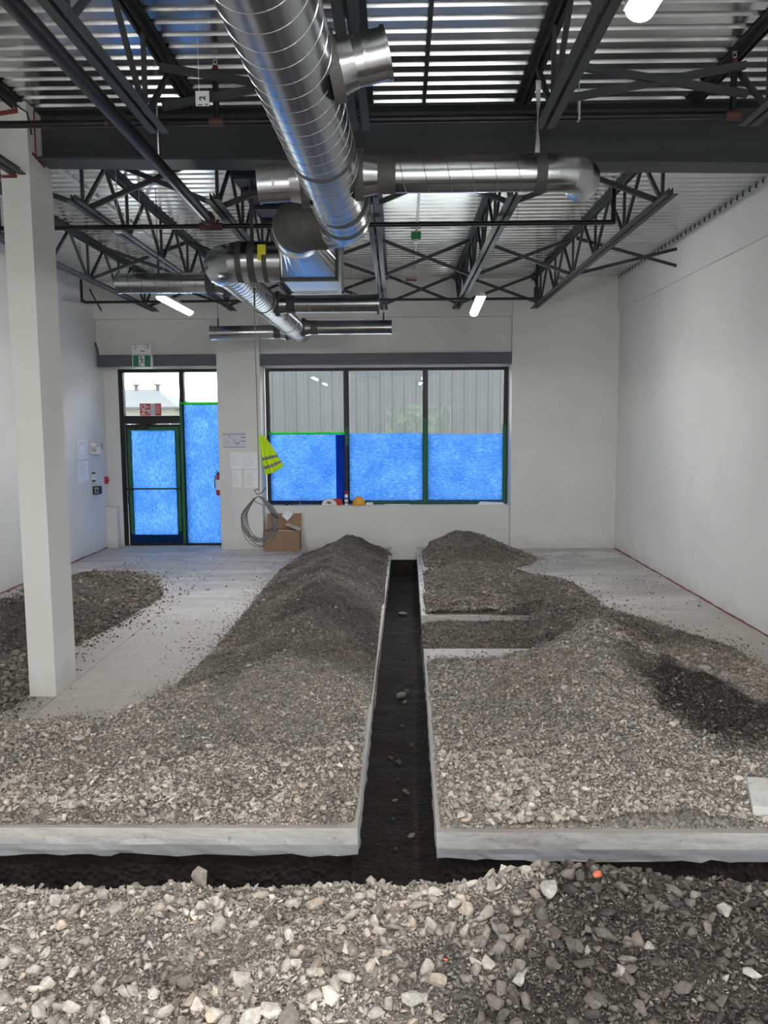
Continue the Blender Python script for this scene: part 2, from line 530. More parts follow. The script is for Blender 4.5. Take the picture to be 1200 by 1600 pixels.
def fbm(x, y, seed=0, octv=4):
    s, a, t = 0.0, 1.0, 0.0
    for k in range(octv):
        s = s + a * vnoise(x * 2 ** k, y * 2 ** k, seed + k * 17)
        t += a
        a *= 0.5
    return s / t

def smooth01(a, b, v):
    t = np.clip((v - a) / (b - a), 0, 1)
    return t * t * (3 - 2 * t)

# ------------------------------------------------------------------ room dimensions (metres; camera stands at x=0, y=0)
XL, XR = -4.98, 3.62
YP = 13.50          # face of pier and right-hand back wall
YI = 13.70          # face of infill wall below the big window
YG = 13.95          # glazing plane
YREAR = -2.6
ZD = 4.42           # underside of roof deck

def trench_l(y):
    return -0.215 + 0.0118 * (y - 4.0)

def trench_r(y):
    return 0.195 + 0.0134 * (y - 4.0)

# ------------------------------------------------------------------ floor: sawn slab pieces and soil
def prism(poly, z0, z1, name, mat_top, mat_side, seg=0.06, rows=3, amp=0.004, seed=1, lip=None):
    """Slab from a ground-plan polygon; the side faces are subdivided and roughened."""
    pts = []
    n = len(poly)
    for i in range(n):
        a, b = Vector(poly[i]), Vector(poly[(i + 1) % n])
        k = max(1, min(220, int((b - a).length / seg)))
        for j in range(k):
            pts.append(a.lerp(b, j / k))
    m = len(pts)
    vs, fs, mi = [], [], []
    zs = [z1 + (z0 - z1) * r / rows for r in range(rows + 1)]
    for r, z in enumerate(zs):
        for i, p in enumerate(pts):
            t = (pts[(i + 1) % m] - pts[i - 1])
            nn = Vector((t.y, -t.x)).normalized() if t.length > 0 else Vector((0, 0))
            w = r / rows
            k = (fbm(np.array(p.x * 9 + 31), np.array(p.y * 9 + r * 1.7), seed) - 0.5) * 2
            d = amp * float(k) * (0.25 + w)
            dz = 0.0
            if r == rows:
                dz = amp * 2.5 * (float(vnoise(np.array(p.x * 13), np.array(p.y * 13), seed + 3)) - 0.5)
            vs.append((p.x + nn.x * d, p.y + nn.y * d, z + dz))
    for r in range(rows):
        for i in range(m):
            i2 = (i + 1) % m
            fs.append((r * m + i, r * m + i2, (r + 1) * m + i2, (r + 1) * m + i))
            mi.append(2 if (lip and r >= lip) else 1)
    fs.append(tuple(range(m))); mi.append(0)
    fs.append(tuple(rows * m + k for k in range(m))[::-1]); mi.append(1)
    me = bpy.data.meshes.new(name)
    me.from_pydata(vs, [], fs)
    me.materials.append(MATS[mat_top]); me.materials.append(MATS[mat_side])
    if lip:
        me.materials.append(MATS['slab_lip'])
    me.polygons.foreach_set('material_index', mi)
    bm = bmesh.new(); bm.from_mesh(me)
    bmesh.ops.recalc_face_normals(bm, faces=bm.faces)
    bm.to_mesh(me); bm.free()
    o = bpy.data.objects.new(name, me)
    COL.objects.link(o)
    return o

P_LEFT = [(XL - 0.1, 4.03), (trench_l(4.03), 4.03), (trench_l(13.36), 13.36), (-0.10, 14.1), (XL - 0.1, 14.1), (XL - 0.1, 9.55), (-4.25, 9.55), (-4.25, 8.72), (XL - 0.1, 8.72)]
P_RIGHT = [(trench_r(3.99), 3.99), (XR + 0.1, 3.99), (XR + 0.1, 14.1), (0.33, 14.1), (trench_r(13.36), 13.36), (trench_r(8.73), 8.73), (1.56, 8.73), (1.56, 7.42), (trench_r(7.42), 7.42)]
P_NEAR = [(XL - 0.1, YREAR), (XR + 0.1, YREAR), (XR + 0.1, 3.45), (XL - 0.1, 3.47)]
structure(prism(P_LEFT, -0.15, 0.0, 'floor', 'concrete_floor', 'concrete_cut', 0.05, 5, 0.010, 5, 3), 'left concrete floor slab with a sawn edge along the trench')
structure(prism(P_RIGHT, -0.15, 0.0, 'floor', 'concrete_floor', 'concrete_cut', 0.05, 5, 0.010, 9, 3), 'right concrete floor slab with a notch cut beside the trench')
structure(prism(P_NEAR, -0.15, 0.0, 'floor', 'concrete_floor', 'concrete_cut', 0.1, 3, 0.010, 13), 'near concrete floor slab under the foreground gravel')
def inset(poly, d):
    out = []
    n = len(poly)
    for i in range(n):
        a, b, c = Vector(poly[i - 1]), Vector(poly[i]), Vector(poly[(i + 1) % n])
        n1 = Vector((-(b - a).y, (b - a).x)).normalized()
        n2 = Vector((-(c - b).y, (c - b).x)).normalized()
        v = (n1 + n2)
        v = v / max(0.3, v.length_squared / 2)
        out.append(tuple(b + v * d))
    return out
for k, P in enumerate((P_LEFT, P_RIGHT, P_NEAR)):
    structure(prism(inset(P, 0.035), -0.62, -0.152, 'ground', 'trench_soil', 'trench_soil', 0.06, 6, 0.035, 21 + k), 'dark soil bank under the floor slab')

def grid_mesh(name, x0, x1, y0, y1, step, hfun, mat, drop=None, tone=None):
    nx, ny = int((x1 - x0) / step) + 1, int((y1 - y0) / step) + 1
    gx, gy = np.meshgrid(np.linspace(x0, x1, nx), np.linspace(y0, y1, ny), indexing='ij')
    h = hfun(gx, gy)
    v = np.stack([gx, gy, h], -1).reshape(-1, 3)
    idx = np.arange(nx * ny).reshape(nx, ny)
    q = np.stack([idx[:-1, :-1], idx[1:, :-1], idx[1:, 1:], idx[:-1, 1:]], -1).reshape(-1, 4)
    if drop is not None:
        keep = (h > drop).reshape(-1)
        q = q[keep[q].any(1)]
        used = np.unique(q)
        remap = -np.ones(nx * ny, dtype=np.int64); remap[used] = np.arange(len(used))
        v, q = v[used], remap[q]
    me = bpy.data.meshes.new(name)
    me.vertices.add(len(v)); me.vertices.foreach_set('co', v.astype(np.float32).ravel())
    me.loops.add(q.size); me.loops.foreach_set('vertex_index', q.astype(np.int32).ravel())
    me.polygons.add(len(q)); me.polygons.foreach_set('loop_start', np.arange(0, q.size, 4, dtype=np.int32))
    me.polygons.foreach_set('use_smooth', np.ones(len(q), dtype=bool))
    me.update(calc_edges=True)
    me.validate()
    if tone is not None:
        ca = me.color_attributes.new('tone', 'FLOAT_COLOR', 'POINT')
        c = tone(v[:, 0], v[:, 1])
        ca.data.foreach_set('color', np.concatenate([c, np.ones((len(c), 1))], 1).astype(np.float32).ravel())
    me.materials.append(MATS[mat])
    o = bpy.data.objects.new(name, me)
    COL.objects.link(o)
    return o

def h_soil(x, y):
    return -0.50 + 0.07 * fbm(x * 3, y * 3, 41) + 0.025 * fbm(x * 17, y * 17, 43)
structure(grid_mesh('ground', XL - 0.05, XR + 0.05, 3.3, 13.6, 0.05, h_soil, 'trench_soil'), 'dark damp soil at the bottom of the trench')
# concrete foundation across the far end of the trench
structure(MB().box(-0.35, 0.55, 13.40, 14.1, -0.17, -0.02).build('foundation', 'concrete_cut'), 'concrete footing closing the far end of the trench')

structure(MB().box(-0.35, 0.55, 13.43, 14.1, -0.62, -0.171).build('ground', 'trench_soil'), 'soil face under the concrete footing')

# ------------------------------------------------------------------ walls
def wall(name, mb, label=None, mat='drywall'):
    return structure(mb.build(name, mat), label)

wall('wall_left', MB().box(XL - 0.15, XL, YREAR, 14.1, 0.0, 4.46))
wall('wall_right', MB().box(XR, XR + 0.15, YREAR, 14.1, 0.0, 3.885).box(XR - 0.045, XR + 0.15, YREAR, 14.1, 3.885, 4.455))
wall('wall_back', MB().box(1.885, XR - 0.001, YP, 14.1, 0.0, 4.455), 'plain white back wall right of the window')
wall('wall_back', MB().box(-2.965, -2.255, YP, 14.1, 0.0, 3.82), 'white pier between the door and the big window')
wall('wall_back', MB().box(-2.254, 1.884, YI, 14.1, -0.02, 0.705), 'low white wall below the big window', 'drywall_spattered')
wall('wall_back', MB().box(-2.254, 1.884, 13.62, 14.1, 3.245, 3.82).box(-2.254, 1.884, 13.74, 14.1, 3.03, 3.245), 'white wall panel above the big window')
wall('wall_back', MB().box(XL + 0.001, -2.966, 13.62, 14.1, 3.245, 3.82).box(XL + 0.001, -2.966, 13.74, 14.1, 3.03, 3.245), 'white wall panel above the door')
wall('wall_back', MB().box(XL + 0.001, 1.884, 13.54, 14.1, 3.821, 4.455), 'white bulkhead band under the roof deck')
wall('wall_back', MB().box(XL + 0.001, -4.735, 13.88, 14.1, 0.0, 3.03), 'narrow white wall strip left of the door')
wall('wall_back', MB().box(XL + 0.002, -4.79, 13.72, 13.879, 0.0, 0.70), 'low boxed-out corner left of the door')
# rear wall, behind the camera, with the large opening that the glass mirrors
wall('wall_rear', MB().box(XL, -0.4, YREAR - 0.15, YREAR, 0, 4.42).box(2.0, XR, YREAR - 0.15, YREAR, 0, 4.42).box(-0.4, 2.0, YREAR - 0.15, YREAR, 2.76, 4.42))

# red fire-stop bead along the wall foot
def bead(name, p0, p1, label, r=0.012):
    p0, p1 = Vector(p0), Vector(p1)
    n = max(6, int((p1 - p0).length / 0.12))
    path = [p0.lerp(p1, i / n) + Vector((random.uniform(-.003, .003), 0, random.uniform(-.003, .004))) for i in range(n + 1)]
    rs = [r * random.uniform(0.6, 1.25) for _ in path]
    return structure(MB().tube(path, rs, 6).build(name, 'red_caulk', smooth=True), label)
bead('trim_1', (XR - 0.004, 4.1, 0.006), (XR - 0.004, 13.48, 0.006), 'red sealant bead along the foot of the right wall', 0.009)
bead('trim_2', (XL + 0.006, 9.7, 0.006), (XL + 0.006, 13.7, 0.006), 'dark red sealant bead along the foot of the left wall', 0.009)
rb = MB()
for x0 in (-4.3, -3.4, -1.9, -0.55, 0.15, 0.72, 2.6):
    rb.tube([(x0, 13.53 if x0 < 1.9 else 13.49, 4.405), (x0 + random.uniform(.08, .22), 13.53 if x0 < 1.9 else 13.49, 4.40)], 0.014, 6)
structure(rb.build('trim_3', 'red_caulk'), 'patches of red sealant along the top of the back wall')

# ------------------------------------------------------------------ roof deck (fluted galvanised sheet, flutes across the room)
def make_deck():
    pitch = 0.152
    vs, fs = [], []
    y = YREAR
    prof = []
    while y < 13.9:
        prof += [(y, ZD), (y + 0.088, ZD), (y + 0.101, ZD + 0.038), (y + 0.139, ZD + 0.038)]
        y += pitch
    x0, x1 = XL - 0.1, XR + 0.1
    mb = MB()
    for (yy, z) in prof:
        vs += [(x0, yy, z), (x1, yy, z)]
    for i in range(len(prof) - 1):
        fs.append((2 * i, 2 * i + 1, 2 * i + 3, 2 * i + 2))
    mb.add(vs, fs)
    o = mb.build('ceiling', 'galv_deck')
    so = o.modifiers.new('thickness', 'SOLIDIFY'); so.thickness = 0.004; so.offset = 1
    return structure(o, 'fluted galvanised steel roof deck')
make_deck()
# black bars standing for the shaded gaps between right wall and deck flutes
gp = MB()
yy_ = YREAR + 0.152 * 50
while yy_ < 13.4:
    e = random.uniform(-0.008, 0.008)
    gp.bar((XR - 0.049, yy_ + 0.080 + e, 4.400), (XR - 0.049, yy_ + 0.098 + e, 4.452), 0.012, 0.020, (0, 1, 0))
    gp.bar((XR - 0.049, yy_ + 0.060 + e, 4.398), (XR - 0.049, yy_ + 0.085 + e, 4.403), 0.012, 0.010)
    yy_ += 0.152
structure(gp.build('trim_5', 'black_plastic'), 'black bars as shaded gaps along the top of the right wall under the deck')
structure(MB().box(XL - 0.2, XR + 0.2, YREAR, 14.1, ZD + 0.06, ZD + 0.16).build('roof', 'asphalt'), 'roof build-up above the steel deck')

# ------------------------------------------------------------------ steel beam and boxed column
b = MB()
xb0, xb1 = -2.659, XR - 0.05
zl, zr = 4.055, 3.955      # underside, left and right end (the roof falls to the right)
for (ya, yb, da, db) in ((6.21, 6.46, 0.0, 0.016), (6.328, 6.342, 0.0161, None), (6.21, 6.46, None, None)):
    if db is not None:
        b.hexa([(xb0, ya, zl + da), (xb1, ya, zr + da), (xb1, yb, zr + da), (xb0, yb, zl + da), (xb0, ya, zl + db), (xb1, ya, zr + db), (xb1, yb, zr + db), (xb0, yb, zl + db)])
    elif da is not None:
        b.hexa([(xb0, ya, zl + da), (xb1, ya, zr + da), (xb1, yb, zr + da), (xb0, yb, zl + da), (xb0, ya, 4.398), (xb1, ya, 4.398), (xb1, yb, 4.398), (xb0, yb, 4.398)])
    else:
        b.box(xb0, xb1, ya, yb, 4.3981, 4.415)
beam = tag(b.build('steel_beam', 'steel_paint'), 'deep dark grey steel beam running across the room from the white column', 'beam')
cl = MB().box(-2.867, -2.66, 6.09, 6.49, 0.0, 4.415).build('column', 'drywall')
tag(cl, 'square white boxed column standing in gravel at the left', 'column')
MB().tube([(-2.655, 6.205, 4.05), (-2.655, 6.205, 4.39)], 0.006, 6).build('sealant_bead', 'red_caulk', cl)
MB().bar((-2.657, 6.15, 4.075), (-2.657, 6.35, 4.04), 0.012, 0.016).build('sealant_bead', 'red_caulk', cl)
MB().bar((-2.86, 6.088, 3.895), (-2.75, 6.088, 3.895), 0.012, 0.02).build('sealant_bead', 'red_caulk', cl)
MB().bar((-2.867, 6.088, 4.33), (-2.72, 6.088, 4.35), 0.012, 0.03).build('sealant_bead', 'red_caulk', cl)
mbx = MB()
mbx.tube([(-2.72, 6.085, 4.385), (-2.69, 6.08, 4.36), (-2.655, 6.09, 4.34), (-2.65, 6.12, 4.27), (-2.652, 6.14, 4.2)], 0.006, 6)
mbx.build('loose_cable', 'black_pipe', cl, True)

# ------------------------------------------------------------------ open-web joists
ZT0, ZT1, ZB0, ZB1 = 4.362, 4.414, 3.905, 3.955

def chord(y0, y1, z, up_leg):
    mb = MB()
    for s in (-1, 1):
        if up_leg:     # bottom chord: flanges at the bottom, legs up
            mb.box(*sorted((s * 0.012, s * 0.060)), y0, y1, z, z + 0.006)
            mb.box(*sorted((s * 0.012, s * 0.018)), y0, y1, z + 0.006, z + 0.050)
        else:
            mb.box(*sorted((s * 0.012, s * 0.060)), y0, y1, z + 0.046, z + 0.052)
            mb.box(*sorted((s * 0.012, s * 0.018)), y0, y1, z, z + 0.046)
    return mb

_web_cache = {}
def web(parent, y0, z0, y1, z1, w=0.028, off=0.0):
    key = (round(y1 - y0, 4), round(z1 - z0, 4), w)
    if key not in _web_cache:
        mb = MB(); mb.bar((0, 0, 0), (0, y1 - y0, z1 - z0), w, w, (1, 0, 0))
        o = mb.build('web_member', 'steel_paint')
        _web_cache[key] = o.data
    else:
        o = bpy.data.objects.new('web_member', _web_cache[key]); COL.objects.link(o)
    o.location = (off, y0, z0)
    o.parent = parent
    return o

def joist(x, ya, yb, ca, cb, nodes, label, group):
    t = thing('bar_joist', label, 'joist', (x, 0, 0), group)
    for nm, mbm in (('top_chord', chord(ya, yb, ZT0, False)), ('bottom_chord', chord(ca, cb, ZB0, True))):
        o = mbm.build(nm, 'steel_paint'); o.parent = t
    h = 0.5 * (nodes[1] - nodes[0])
    for y in nodes:
        web(t, y, ZB0 + 0.02, y, ZT0 + 0.02, 0.026)
        if y - h > ya:
            web(t, y - 0.03, ZB0 + 0.025, y - h + 0.02, ZT0 + 0.02)
        if y + h < yb:
            web(t, y + 0.03, ZB0 + 0.025, y + h - 0.02, ZT0 + 0.02)
    return t

FARX = [-3.88, -2.62, -1.49, -0.20, 0.955, 2.20]
NEARX = [-3.88, -2.74, -1.475, -0.22, 0.92, 2.17]
for i, x in enumerate(FARX):
    joist(x, 6.47, 13.52, 6.78, 13.32, [7.0 + 1.15 * k for k in range(6)],
          f'{ORD[i]} dark open-web joist from the left in the bay beyond the steel beam', 'joists beyond the steel beam')
for i, x in enumerate(NEARX):
    e = 5.28 if i != 1 else 6.08
    joist(x, -1.0, 6.20 if i != 1 else 6.085, -1.0, e, [5.0 - 1.15 * k for k in range(5)][::-1],
          f'{ORD[i]} dark open-web joist from the left in the bay before the steel beam', 'joists before the steel beam')

def brace(xa, xb, y, label, group, za=(4.37, 3.94), zb=(4.37, 3.94)):
    t = thing('bridging_brace', label, 'brace', ((xa + xb) / 2, y, 3.94), group)
    for k, (z0, z1) in enumerate(((za[0], zb[1]), (za[1], zb[0]))):
        mb = MB()
        yo = y + 0.03 * k
        mb.bar((xa + 0.03, yo, z0), (xb - 0.03, yo, z1), 0.005, 0.04)
        mb.bar((xa + 0.03, yo + 0.018, z0 - 0.018), (xb - 0.03, yo + 0.018, z1 - 0.018), 0.032, 0.005)
        mb.build('brace_angle', 'steel_paint', t)
for row, (y, word, xs) in enumerate(((5.22, 'just before the steel beam', NEARX), (7.06, 'just beyond the steel beam', FARX),
                                    (10.45, 'in the middle of the far bay', FARX), (12.85, 'close to the back wall', FARX))):
    for i in range(len(xs) - 1):
        if row == 0 and i not in (2, 4):
            continue
        brace(xs[i], xs[i + 1], y, f'crossed dark bridging angles, {ORD[i]} to {ORD[i+1]} joist, {word}', 'bridging ' + word, *(((4.28, 4.06), (4.26, 4.08)) if row == 0 else ((4.37, 3.94), (4.37, 3.94))))
t = thing('bridging_brace', 'crossed dark bridging angles reaching from the last joist to the right wall', 'brace', (2.9, 10.45, 3.94))
for k, (z0, z1) in enumerate(((4.37, 4.07), (3.94, 4.28))):
    MB().bar((2.24, 10.45 + 0.03 * k, z0), (XR - 0.05, 10.7, z1), 0.006, 0.04).build('brace_angle', 'steel_paint', t)

# joist number plate hung by the beam
pl = thing('number_plate', 'small white plate marked 2 hanging above the sprinkler pipe', 'sign', (-1.18, 5.19, 4.08))
MB().box(-1.222, -1.138, 5.19, 5.192, 4.032, 4.120).tube([(-1.20, 5.191, 4.115), (-1.20, 5.191, 4.415)], 0.0015, 5).build('plate', 'paper', pl)

def text_obj(s, size, loc, rot, mat, parent=None, name='lettering', bold=0.0):
    cu = bpy.data.curves.new(name, 'FONT')
    cu.body = s
    cu.size = size
    cu.extrude = 0.0008
    cu.offset = bold
    cu.align_x = 'CENTER'; cu.align_y = 'CENTER'
    tmp = bpy.data.objects.new(name, cu)
    COL.objects.link(tmp)
    dg = bpy.context.evaluated_depsgraph_get()
    me = bpy.data.meshes.new_from_object(tmp.evaluated_get(dg))
    bpy.data.objects.remove(tmp)
    me.materials.clear(); me.materials.append(MATS[mat])
    o = bpy.data.objects.new(name, me)
    o.matrix_world = Matrix.Translation(loc) @ rot
    COL.objects.link(o)
    if parent is not None:
        mw = o.matrix_world.copy()
        o.parent = parent
        o.matrix_parent_inverse = Matrix.Translation(-Vector(parent.location))
        o.matrix_basis = mw
    return o
ROT_FACE = Matrix.Rotation(PI / 2, 4, 'X')                       # upright, facing the camera
text_obj('2', 0.052, (-1.178, 5.188, 4.077), ROT_FACE @ Matrix.Rotation(PI / 2, 4, 'Z'), 'print_dark', pl, 'numeral', 0.002)
MB().box(-1.208, -1.18, 5.1885, 5.1895, 4.036, 4.042).box(-1.164, -1.146, 5.1885, 5.1895, 4.038, 4.044).build('small_print', 'print_dark', pl)

# ------------------------------------------------------------------ sprinkler pipes
def pipe_thing(label, path, r, name='sprinkler_pipe', n=14, mat='black_pipe'):
    t = thing(name, label, 'pipe', path[0])
    MB().tube(path, r, n).build('pipe', mat, t, True)
    return t
def coupling(t, p, axis, r, w, mat='rust_red', name='coupling'):
    p, a = Vector(p), Vector(axis).normalized()
    return MB().lathe([(r, -w / 2), (r * 1.18, -w / 2 + 0.004), (r * 1.18, w / 2 - 0.004), (r, w / 2)], p, a, 14).build(name, mat, t, True)

zm = 3.905
main = pipe_thing('long black sprinkler main running from the top left corner under the beam', [(-1.63, -0.5, zm), (-1.66, 7.42, zm)], 0.043, n=18)
coupling(main, (-1.66, 7.38, zm), (0, 1, 0), 0.05, 0.07)
MB().tube([(-1.632, 5.86, 3.87), (-1.69, 5.86, 3.89), (-1.70, 5.86, 3.93), (-1.65, 5.86, 3.965), (-1.65, 5.86, 4.35)], 0.006, 6).build('hanger', 'conduit_silver', main, True)
yn, zn = 5.42, 4.02
nearp = pipe_thing('thin black sprinkler branch pipe crossing in front of the steel beam', [(XL + 0.1, yn, zn - 0.005), (2.10, yn, zn + 0.005)], 0.023)
for x in (-1.85, -1.73):
    coupling(nearp, (x, yn, zn), (1, 0, 0), 0.022, 0.022)
def riser(t, x, name):
    MB().tube([(x - 0.045, yn, zn), (x + 0.045, yn, zn)], 0.030, 12).build('tee_fitting', 'rust_red', t, True)
    MB().tube([(x, yn, zn), (x, yn, zn + 0.285)], 0.021, 12).build('riser', 'black_pipe', t, True)
    MB().lathe([(0.018, 0.0), (0.024, 0.005), (0.024, 0.03), (0.016, 0.055)], (x, yn, zn + 0.285), (0, 0, 1), 12).build('reducer', 'rust_red', t, True)
    s = MB()
    s.tube([(x, yn, zn + 0.335), (x, yn, zn + 0.352)], 0.008, 8)
    s.tube([(x - 0.012, yn, zn + 0.35), (x - 0.011, yn, zn + 0.368), (x, yn, zn + 0.38), (x + 0.011, yn, zn + 0.368), (x + 0.012, yn, zn + 0.35)], 0.003, 6)
    s.lathe([(0.016, 0), (0.016, 0.003)], (x, yn, zn + 0.379), (0, 0, 1), 12)
    s.build('sprinkler_head', 'conduit_silver', t, True)
riser(nearp, -1.145, 'left')
riser(nearp, 2.13, 'right')
for x in (1.16,):
    MB().box(x - 0.006, x + 0.006, yn - 0.024, yn + 0.024, zn - 0.02, zn + 0.14).tube([(x, yn, zn + 0.14), (x, yn, 4.415)], 0.004, 6).build('hanger', 'conduit_silver', nearp)
ym, zmm = 7.5, 3.862
midp = pipe_thing('black sprinkler pipe crossing the room just beyond the beam under the joists', [(XL + 0.1, ym, zmm), (1.93, ym, zmm)], 0.021)
MB().tube([(1.93, ym, zmm - 0.015), (1.93, ym, 4.2)], 0.021, 10).build('riser', 'black_pipe', midp, True)
mbx = MB()
for k in range(7):
    a = k / 7 * 2 * PI
    mbx.tube([(-1.66 + 0.05 * math.cos(a), ym + 0.0, zmm + 0.03 + 0.04 * math.sin(a)), (-1.66 + 0.075 * math.cos(a + .3), ym - 0.03, zmm + 0.03 + 0.06 * math.sin(a + .3))], 0.012, 7)
mbx.tube([(-1.76, ym, zmm), (-1.56, ym, zmm)], 0.034, 12)
mbx.build('coupling', 'rust_red', midp, True)
for x in (-2.50, -2.30, 1.08):
    MB().tube([(x, ym, zmm + 0.02), (x, ym, 4.41)], 0.0035, 6).box(x - 0.03, x + 0.03, ym - 0.03, ym + 0.03, zmm - 0.045, zmm - 0.03).build('hanger', 'conduit_silver', midp)
yk, zk = 12.0, 3.868
backp = pipe_thing('thin black sprinkler pipe crossing the room near the back wall', [(-4.57, yk, 4.30), (-4.57, yk, zk + 0.04), (-4.555, yk, zk + 0.012), (-4.52, yk, zk), (2.02, yk, zk)], 0.019)
coupling(backp, (-4.56, yk, zk + 0.02), (0, 0, 1), 0.024, 0.04, 'black_pipe', 'elbow')
MB().box(1.98, 2.05, yk - 0.03, yk + 0.03, zk - 0.03, zk + 0.16).tube([(2.02, yk, zk + 0.1), (2.02, yk, 4.40)], 0.018, 10).build('riser', 'black_pipe', backp)
for x in (-4.0, -2.75, -0.62, 0.1):
    MB().tube([(x, yk, zk), (x, yk, 4.41)], 0.003, 6).build('hanger', 'conduit_silver', backp)
MB().bar((-4.45, yk, 4.05), (-4.22, yk - 0.2, 3.72), 0.01, 0.02).build('sway_rod', 'black_pipe', backp)

# conduits under the deck
def conduit(label, p0, p1, r=0.010, mat='conduit_silver'):
    return tag(MB().tube([p0, p1], r, 8).build('conduit', mat, None, True), label, 'conduit')
conduit('dark conduit running lengthwise under the deck before the beam, right of the big duct', (0.18, -0.8, 4.395), (0.205, 6.19, 4.395), 0.014, 'steel_paint')
cf = thing('conduit', 'pale conduit under the far deck with a green junction box', 'conduit', (0.235, 6.6, 4.39))
MB().tube([(0.21, 6.48, 4.395), (0.275, 12.45, 4.395), (0.2, 12.5, 4.38), (-0.1, 12.5, 4.40)], 0.011, 8).build('conduit_tube', 'conduit_silver', cf, True)
bevel(MB().box(0.18, 0.30, 10.15, 10.27, 4.32, 4.40).build('junction_box', 'junction_green', cf), 0.006)
MB().lathe([(0.03, 0), (0.05, -0.015), (0.045, -0.04), (0.02, -0.05)], (0.245, 10.2, 4.32), (0, 0, 1), 14).build('detector_head', 'paper', cf, True)
conduit('bright thin conduit under the far deck between the first and second joists', (-3.05, 6.5, 4.40), (-3.05, 12.6, 4.40))
conduit('bright thin conduit under the far deck beside the left wall', (-3.99, 6.5, 4.40), (-3.99, 13.3, 4.40), 0.009)

# roof-unit curb: dark blue sheet box hanging below an opening in the deck, framed in angles
cu_ = thing('roof_curb', 'dark blue sheet-metal roof curb behind the steel beam above the ducts', 'vent', (-0.85, 7.9, 4.3))
MB().box(-1.43, -0.28, 7.36, 9.0, 4.27, 4.36).build('curb_sheet', 'navy_sheet', cu_)
mb = MB()
for y in (7.40, 7.83, 8.42, 8.98):
    mb.box(-1.43, -0.28, y - 0.02, y + 0.02, 4.235, 4.269)
mb.build('angle_frame', 'steel_paint', cu_)
MB().bar((-1.275, 7.40, 4.25), (-1.285, 7.43, 3.68), 0.03, 0.03).build('hanger_bar', 'steel_paint', cu_)

# ------------------------------------------------------------------ ducts
def helix(p0, p1, r, pitch, rw=0.0035, steps=30):
    """raised lock seam spiralling round a straight duct"""
    p0, p1 = Vector(p0), Vector(p1)
    d = p1 - p0
    Ld = d.length
    d.normalize()
    a = d.cross(Vector((0, 0, 1))).normalized()
    b = d.cross(a)
    n = int(Ld / pitch * steps)
    vs, fs = [], []
    for i in range(n + 1):
        th = 2 * PI * i / steps
        c = p0 + d * (Ld * i / n)
        e = a * math.cos(th) + b * math.sin(th)
        vs += [c + e * (r - 0.001) - d * rw, c + e * (r + rw), c + e * (r - 0.001) + d * rw]
    for i in range(n):
        o = 3 * i
        fs += [(o, o + 3, o + 4, o + 1), (o + 1, o + 4, o + 5, o + 2)]
    return MB().add(vs, fs)

def arc(c, r, a0, a1, z, n=6):
    return [(c[0] + r * math.cos(a0 + (a1 - a0) * i / n), c[1] + r * math.sin(a0 + (a1 - a0) * i / n), z) for i in range(n + 1)]

def ring(p, axis, r, w, mat, t, name, grow=0.004, n=40):
    return MB().lathe([(r - 0.01, -w / 2), (r + grow, -w / 2), (r + grow, w / 2), (r - 0.01, w / 2)], p, axis, n).build(name, mat, t, True)

def open_tube(p0, p1, r, n=40, th=0.006):
    """duct open at the far end p1: outer skin, rim and inner skin"""
    p0, p1 = Vector(p0), Vector(p1)
    L = (p1 - p0).length
    return MB().lathe([(r, 0), (r, L), (r - th, L), (r - th, 0.02)], p0, p1 - p0, n)

RT = 0.175
tz = lambda y: 3.627 - 0.026 * y
tx = lambda y: -0.531 + 0.033 * y
trunk = thing('trunk_duct', 'largest silver spiral duct coming from the top of the room toward the beam', 'duct', (tx(3), 3, tz(3)))
pa, pb = (tx(-1.5), -1.5, tz(-1.5)), (tx(5.52), 5.52, tz(5.52))
MB().tube([pa, pb], RT, 56).build('duct_body', 'galv_duct', trunk, True)
helix((tx(0.5), 0.5, tz(0.5)), pb, RT, 0.128, 0.0024).build('spiral_seam', 'galv_duct', trunk, True)
ex, ey, ez = pb
R1 = 0.180
el = [(ex, ey, ez), (ex, ey + 0.10, ez)] + arc((ex - R1, ey + 0.12), R1, 0, PI / 2, ez, 5) + [(ex - R1 - 0.005, ey + 0.12 + R1, ez)]
MB().tube(el, RT + 0.002, 48, False).build('elbow', 'galv_duct', trunk, True, 12)
x2, y2 = ex - R1 - 0.005, ey + 0.12 + R1
el2 = arc((x2, y2 + R1), R1, -PI / 2, -PI, ez, 5) + [(x2 - R1, y2 + R1 + 0.10, ez)]
MB().tube([(x2 + 0.01, y2, ez)] + el2[:5], RT + 0.005, 48, False).build('elbow', 'mastic', trunk, True, 12)
MB().tube(el2[3:], RT + 0.003, 48, False).build('elbow_collar', 'galv_duct', trunk, True, 12)
cx, cy = x2 - R1, y2 + R1 + 0.10
ring((ex, ey - 0.28, tz(ey - .28)), (0.033, 1, -0.026), RT, 0.035, 'mastic', trunk, 'sealant_band', 0.0045)
ring((ex, ey, ez), (0, 1, 0), RT, 0.05, 'mastic', trunk, 'sealant_band', 0.006)
ring((tx(4.35), 4.35, tz(4.35)), (0.033, 1, -0.026), RT, 0.030, 'mastic', trunk, 'sealant_band', 0.0045)
ring((x2 + 0.03, y2, ez), (1, 0, 0), RT, 0.06, 'mastic', trunk, 'sealant_band', 0.007)
ring((cx, cy, ez), (0, 1, 0), RT, 0.03, 'galv_duct', trunk, 'collar', 0.014)

